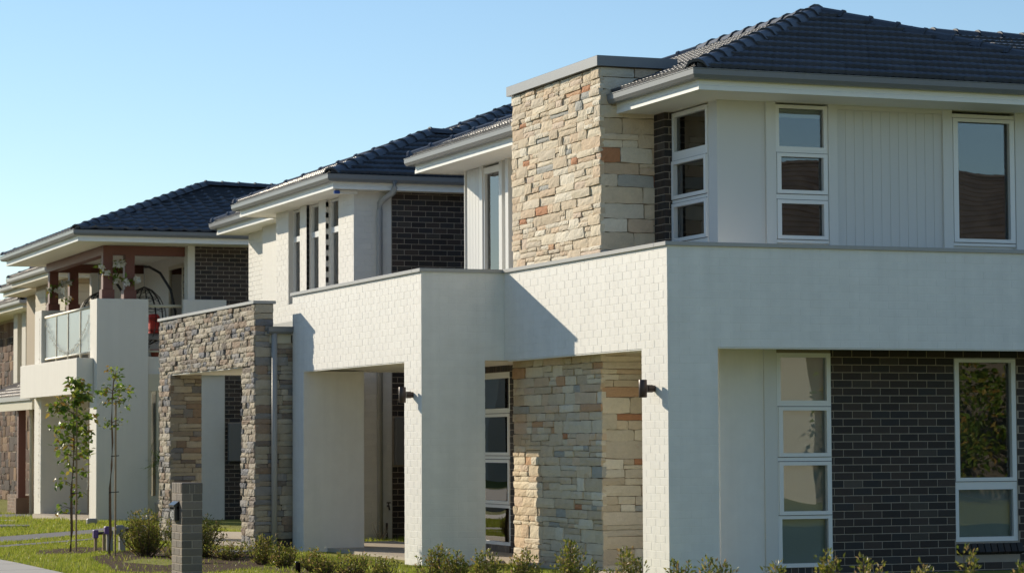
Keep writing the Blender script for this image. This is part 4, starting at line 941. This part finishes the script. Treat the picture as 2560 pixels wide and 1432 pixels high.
T2 = [(.99, -.06, .10, 9), (.98, .06, .08, 9), (.96, .03, .04, 8), (.92, .14, .02, 10), (.91, -.14, .04, 9), (.9, .26, .03, 11), (.9, -.26, -.02, 10), (.87, .16, -.08, 10), (.87, -.1, -.05, 8), (.86, .2, .04, 8), (.74, -.12, -.06, 8), (.735, .12, .0, 6)]
sapling(7.72, 35.2, 2.44, .05, T2, 'thin nearly bare sapling in front of the tall rendered pier', 72, .085)

# water meters ----------------------------------------------------------
wm = thing('water_meter', 'purple recycled-water meter on posts behind the saplings', 'water meter', (8.0, 36.9, gz(8, 37)))
zz = gz(8, 37)
for dx in (-.10, .02): MB().box(8.0 + dx - .02, 8.0 + dx + .02, 36.88, 36.92, zz - .1, zz + .27).build('post', 'stake_wood', wm)
MB().bbox(8.06, 8.14, 36.85, 36.95, zz - .1, zz + .30, .006).build('standpipe', 'grey_plastic', wm)
MB().bbox(7.86, 7.93, 36.84, 36.94, zz + .20, zz + .31, .01).build('tap_cap', 'purple_plastic', wm)
MB().tube([(7.9, 36.9, zz + .26), (8.15, 36.9, zz + .27)], .02, 8).build('pipe', 'bronze', wm)
MB().bbox(8.02, 8.12, 36.83, 36.95, zz + .25, zz + .36, .015).build('meter_body', 'purple_plastic', wm)
wm2 = thing('water_meter', 'grey-capped water meter half hidden by the big shrub', 'water meter', (8.3, 37.0, zz))
MB().bbox(8.26, 8.34, 36.95, 37.05, zz - .1, zz + .26, .006).build('standpipe', 'galv', wm2); MB().bbox(8.19, 8.34, 36.93, 37.07, zz + .24, zz + .37, .03).build('cap', 'grey_plastic', wm2)
MB().tube([(8.3, 37, zz + .3), (8.62, 37.05, zz + .3)], .025, 8).build('pipe', 'bronze', wm2); MB().lathe((8.62, 37.05, zz + .2), [(.05, 0), (.06, .02), (.06, .12), (.04, .16)], 12).build('valve', 'white_plastic', wm2)
bl = thing('bollard_light', 'small black bollard light in the hedge bed', 'light', (8.62, 29.25, 0))
MB().lathe((8.62, 29.25, -.05), [(.030, 0), (.030, .165), (.034, .167), (.034, .182), (.026, .186)], 16).build('post', 'black_plastic', bl, True)
gl = thing('garden_light', 'squat grey garden floodlight on the grass by the rendered pier', 'light', (10.72, 50.4, gz(0, 50)))
MB().bbox(10.62, 10.82, 50.35, 50.5, gz(0, 50) - .02, gz(0, 50) + .115, .02).build('body', 'galv', gl); MB().box(10.63, 10.81, 50.343, 50.349, gz(0, 50) + .01, gz(0, 50) + .085).build('lens', 'grey_plastic', gl)
pc = MB(); pc.slab([(8.9 + .42 * math.cos(t), 49.3 + .5 * math.sin(t)) for t in [i * .5236 for i in range(12)]], gz(0, 49) - .03, gz(0, 49) + .045)
tag(pc.build('pit_cover', 'path_grey', loc=None), 'flat grey concrete pit cover in the far lawn', 'cover')
pc = MB(); pc.slab([(9.3 + .5 * math.cos(t), 35.5 + .5 * math.sin(t)) for t in [i * .5236 for i in range(12)]], gz(0, 38) - .03, gz(0, 38) + .05)
tag(pc.build('pit_cover', 'path_grey'), 'grey concrete pit cover behind the shrubs near the stone arch', 'cover')
# pot with a spiky plant beside the pier
pp = thing('planter_pot', 'cream and rust painted terracotta pot beside the rendered pier', 'pot', (12.42, 51.7, gz(0, 52)))
z0 = gz(0, 52)
MB().lathe((12.42, 51.7, z0), [(.10, 0), (.125, .02), (.13, .06), (.115, .075), (.15, .14), (.155, .30), (.165, .33), (.165, .37), (.14, .37), (.13, .32)], 20).build('pot', 'terracotta', pp, True)
V, F = [], []; rg = random.Random(9)
for i in range(46):
    a = rg.uniform(0, 6.28); el = rg.uniform(-.5, 1.2); p = Vector((12.42, 51.7, z0 + rg.uniform(1.0, 1.35))); L = rg.uniform(.3, .55)
    leaf_geo(rg, p, (math.cos(a) * math.cos(el), math.sin(a) * math.cos(el), math.sin(el)), L, .035, V, F, .1, (0, 0, 1))
MB().tube([(12.42, 51.7, z0 + .3), (12.41, 51.7, z0 + 1.2)], [.02, .015], 6).build('cane', 'bark', pp); leaf_mesh('foliage', V, F, 'leaf_green', pp)
# balcony: egg chairs, cushion, garlands, fairy lights --------------------
def egg_chair(x, y, z, ang, label):
    t = thing('egg_chair', label, 'chair', (x, y, z), 'hanging egg chairs on the balcony'); ca, sa = math.cos(ang), math.sin(ang)
    def w(a, b, c): return (x + ca * a - sa * b, y + sa * a + ca * b, z + c)
    arc = [w(.55, 0, .05), w(.62, 0, .5), w(.60, 0, 1.0), w(.50, 0, 1.45), (w(.28, 0, 1.80)), w(.05, 0, 1.93), w(-.05, 0, 1.93)]
    MB().tube(arc, .028, 8).tube([w(.55, 0, .04), w(-.5, .35, .03)], .022, 6).tube([w(.55, 0, .04), w(-.5, -.35, .03)], .022, 6).build('stand', 'black_metal', t)
    MB().tube([w(-.05, 0, 1.93), w(-.05, 0, 1.52)], .008, 6).build('chain', 'galv', t)
    bk = MB(); n = 14
    prof = [(0, 1.52), (.16, 1.45), (.32, 1.30), (.43, 1.08), (.46, .85), (.42, .62), (.30, .42), (.12, .33)]
    for i in range(n):
        th = math.pi * (.12 + 1.76 * i / (n - 1)) + math.pi
        bk.tube([w(-.05 - r_ * math.cos(th) * 1.0, r_ * math.sin(th), zz_) for r_, zz_ in prof], .010, 5, False)
    for r_, zz_ in prof[1:]:
        for dz in (0, -.07):
            bk.tube([w(-.05 - r_ * math.cos(math.pi * (1.12 + 1.76 * i / 16)), r_ * math.sin(math.pi * (1.12 + 1.76 * i / 16)), zz_ + dz * (1 if i % 2 else .3)) for i in range(17)], .006, 4, False)
    bk.build('woven_shell', 'black_metal', t)
    MB().bbox(*[q for q in (x - .3, x + .25, y - .3, y + .3)], z + .42, z + .55, .04).build('seat_cushion', 'grey_plastic', t)
    MB().bbox(x + .02, x + .22, y - .28, y + .22, z + .55, z + .95, .05).build('back_cushion', 'red_cushion', t)
egg_chair(12.42, 53.15, 3.2, R(-25), 'black wicker hanging egg chair behind the corner pier, next to the screen door')
egg_chair(11.95, 55.4, 3.2, R(-10), 'black wicker hanging egg chair farther along the balcony behind the glass panels')
ppz = thing('flower_pot', 'small red terracotta pot at the balcony edge behind the stone arch', 'pot', (12.45, 52.5, 3.2))
MB().lathe((12.45, 52.5, 3.205), [(.07, 0), (.10, .16), (.11, .17), (.11, .20), (.09, .2)], 14).build('pot', 'terracotta_red', ppz, True)
def garland(pts, label, seed):
    rg = random.Random(seed); t = thing('flower_garland', label, 'garland', pts[0], 'flower garlands on the balcony posts'); V, F = [], []; FV, FF = [], []
    p = [Vector(q) for q in pts]; MB().tube(p, .008, 5).build('vine', 'leaf_green', t)
    for a, b in zip(p, p[1:]):
        n = max(3, int((b - a).length / .03))
        for k in range(n):
            c_ = a.lerp(b, k / n) + Vector([rg.uniform(-.05, .05) for _ in range(3)])
            for _ in range(2): leaf_geo(rg, c_, (rg.uniform(-1, 1), rg.uniform(-1, 1), rg.uniform(-1, 1)), rg.uniform(.08, .14), .075, V, F)
            if k % 5 == 2:
                for _ in range(9): leaf_geo(rg, c_ + Vector((-.03, -.06, 0)), (rg.uniform(-1, 1), rg.uniform(-1, .4), rg.uniform(-1, 1)), rg.uniform(.07, .11), .10, FV, FF)
    leaf_mesh('leaves', V, F, 'leaf_green', t); leaf_mesh('blossoms', FV, FF, 'flower_white', t)
garland([(11.30, 52.42, 5.05), (11.38, 52.40, 4.93), (11.6, 52.40, 4.86), (11.78, 52.40, 4.80), (12.02, 52.40, 4.77)], 'white flower garland wrapped low round the near balcony posts', 1)
garland([(11.57, 52.44, 5.02), (11.68, 52.44, 5.12), (11.82, 52.42, 5.22)], 'white flower garland rising between the near balcony posts', 2)
garland([(11.34, 58.15, 4.83), (11.48, 58.15, 4.92), (11.65, 58.15, 5.02), (11.9, 58.15, 5.15)], 'flower garland rising between the far balcony posts', 3)
garland([(11.6, 58.15, 4.78), (11.75, 58.15, 4.70), (11.88, 58.15, 4.66)], 'flower garland low between the far balcony posts', 4)
def fairy(pts, label, sag, seed, step=.05):
    rg = random.Random(seed); t = thing('fairy_lights', label, 'string lights', pts[0], 'unlit fairy lights on the balcony'); w = MB(); b = MB()
    for a, c in zip(pts, pts[1:]):
        a, c = Vector(a), Vector(c); L = (c - a).length; n = max(4, int(L / step)); path_ = []
        for k in range(n + 1):
            f = k / n; q = a.lerp(c, f) - Vector((0, 0, sag * 4 * f * (1 - f))); path_.append(q)
            for _ in range(2): h = q + Vector((rg.uniform(-.02, 0), rg.uniform(-.03, .03), rg.uniform(-.09, .01))); b.box(h.x - .006, h.x + .006, h.y - .006, h.y + .006, h.z - .009, h.z + .009)
        w.tube(path_, .003, 4, False)
    w.build('cable', 'white_plastic', t); b.build('bulbs', 'flower_white', t)
fairy([(11.225, 57.75, 4.2), (11.225, 52.95, 4.2)], 'white fairy lights draped in a swag across the glass balustrade', .75, 3)
fairy([(11.16, 58.05, 4.3), (11.16, 58.05, .3)], 'fairy light string hanging down the far rendered pier', 0, 4, .12)
fairy([(11.16, 52.9, 4.1), (11.16, 52.9, .6)], 'fairy light string hanging down beside the corner pier', 0, 5, .14)

# lawn ------------------------------------------------------------------
def inside(poly, x, y):
    r_ = False
    for i in range(len(poly)):
        (a, b), (c, d) = poly[i], poly[i - 1]
        if (b > y) != (d > y) and x < (c - a) * (y - b) / (d - b) + a: r_ = not r_
    return r_
SOLID = [(10.3, 20, 30.05, 36.0), (11.4, 20, 25.2, 36), (9.85, 10.5, 35.7, 36.5), (9.85, 10.5, 40.7, 41.5), (12.2, 20, 38.4, 50), (10.85, 14, 52.1, 58.8)]
rng = np.random.default_rng(4)
def blades(n, x0, x1, y0, y1, hmin, hmax, wd):
    X = rng.uniform(x0, x1, n); Y = rng.uniform(y0, y1, n); keep = np.ones(n, bool)
    for (a, b, c, d) in SOLID: keep &= ~((X > a) & (X < b) & (Y > c) & (Y < d))
    keep &= ~((X > 4.55) & (X < 6.13)); keep &= ~((X > 10.78) & (X < 12.45) & (Y > 30.4) & (Y < 37.2)); keep &= ~((X > 8.5) & (X < 9.1) & (Y < 31) & (rng.random(n) < .55))
    keep &= ~((X > 11.62) & (Y > 25.9) & (Y < 30.45))
    idx = np.nonzero(keep)[0]; ok = []
    for i in idx:
        x, y = X[i], Y[i]
        if any(inside(p, x, y) for p in PATHS): continue
        if inside([(6.75, 30.4), (7.5, 29.6), (8.6, 30.6), (9.4, 33.4), (9.9, 38.0), (9.0, 38.6), (8.1, 36.3), (7.3, 34.6)], x, y) and rng.random() < .93: continue
        if inside([(6.9, 36.2), (7.6, 36.1), (8.5, 38.3), (8.1, 38.9), (7.3, 37.9)], x, y) and rng.random() < .9: continue
        ok.append(i)
    X, Y = X[ok], Y[ok]; m = len(X); Z = np.array([gz(0, y) for y in Y])
    patch = .75 + .5 * np.sin(X * 1.7 + 2 * np.sin(Y * .6)) * np.sin(Y * 1.3 + 1.3); H = rng.uniform(hmin, hmax, m) * np.clip(patch, .6, 1.35)
    a = rng.uniform(0, 6.283, m); ln = rng.uniform(0, .6, m); b = rng.uniform(0, 6.283, m)
    V = np.empty((m, 3, 3)); w = wd * rng.uniform(.7, 1.3, m)
    V[:, 0] = np.stack([X - w * np.cos(a), Y - w * np.sin(a), Z], 1); V[:, 1] = np.stack([X + w * np.cos(a), Y + w * np.sin(a), Z], 1)
    V[:, 2] = np.stack([X + H * ln * np.cos(b), Y + H * ln * np.sin(b), Z + H], 1); return V.reshape(-1, 3)
VV = np.concatenate([blades(95000, 6.0, 11.6, 20, 40, .025, .065, .006), blades(60000, 5.0, 13.2, 38, 52.5, .03, .075, .008), blades(22000, 4.5, 13, 52, 64, .04, .10, .012), blades(3500, 11.3, 14, 37.1, 38.55, .05, .12, .008)])
nb_ = len(VV) // 3
me = from_arrays('grass', VV, np.arange(nb_ * 3), np.full(nb_, 3), 'grass')
go = bpy.data.objects.new('grass', me); COL.objects.link(go); tag(go, 'sunlit green lawn grass in front of the houses', 'grass', kind='stuff')

# tree across the side street, mirrored in the ground floor window
for (tx, ty, lab) in ((35.2, -1.5, 'broad green tree in front of the house across the side street'), (31.9, -2.6, 'smaller green tree at the corner of the house across the side street'), (39.0, -2.4, 'rightmost green tree across the side street')):
    tt = thing('tree', lab, 'tree', (tx, ty, 0), 'trees across the side street'); rg = random.Random(int(tx)); V, F = [], []
    MB().tube([(tx, ty, -.1), (tx + .1, ty + .1, 1.2), (tx - .1, ty, 2.6)], [.16, .12, .06], 8).build('trunk', 'bark', tt)
    for _ in range(44):
        c_ = Vector((tx + rg.uniform(-1.9, 1.9), ty + rg.uniform(-1.6, 1.6), rg.uniform(.9, 4.4)))
        for _ in range(80):
            d = Vector((rg.gauss(0, 1), rg.gauss(0, 1), rg.gauss(0, 1))).normalized(); leaf_geo(rg, c_ + d * rg.uniform(.2, .75), (rg.uniform(-1, 1), rg.uniform(-1, 1), rg.uniform(-1, .5)), .2, .11, V, F)
    leaf_mesh('crown', V, F, 'leaf_green', tt)
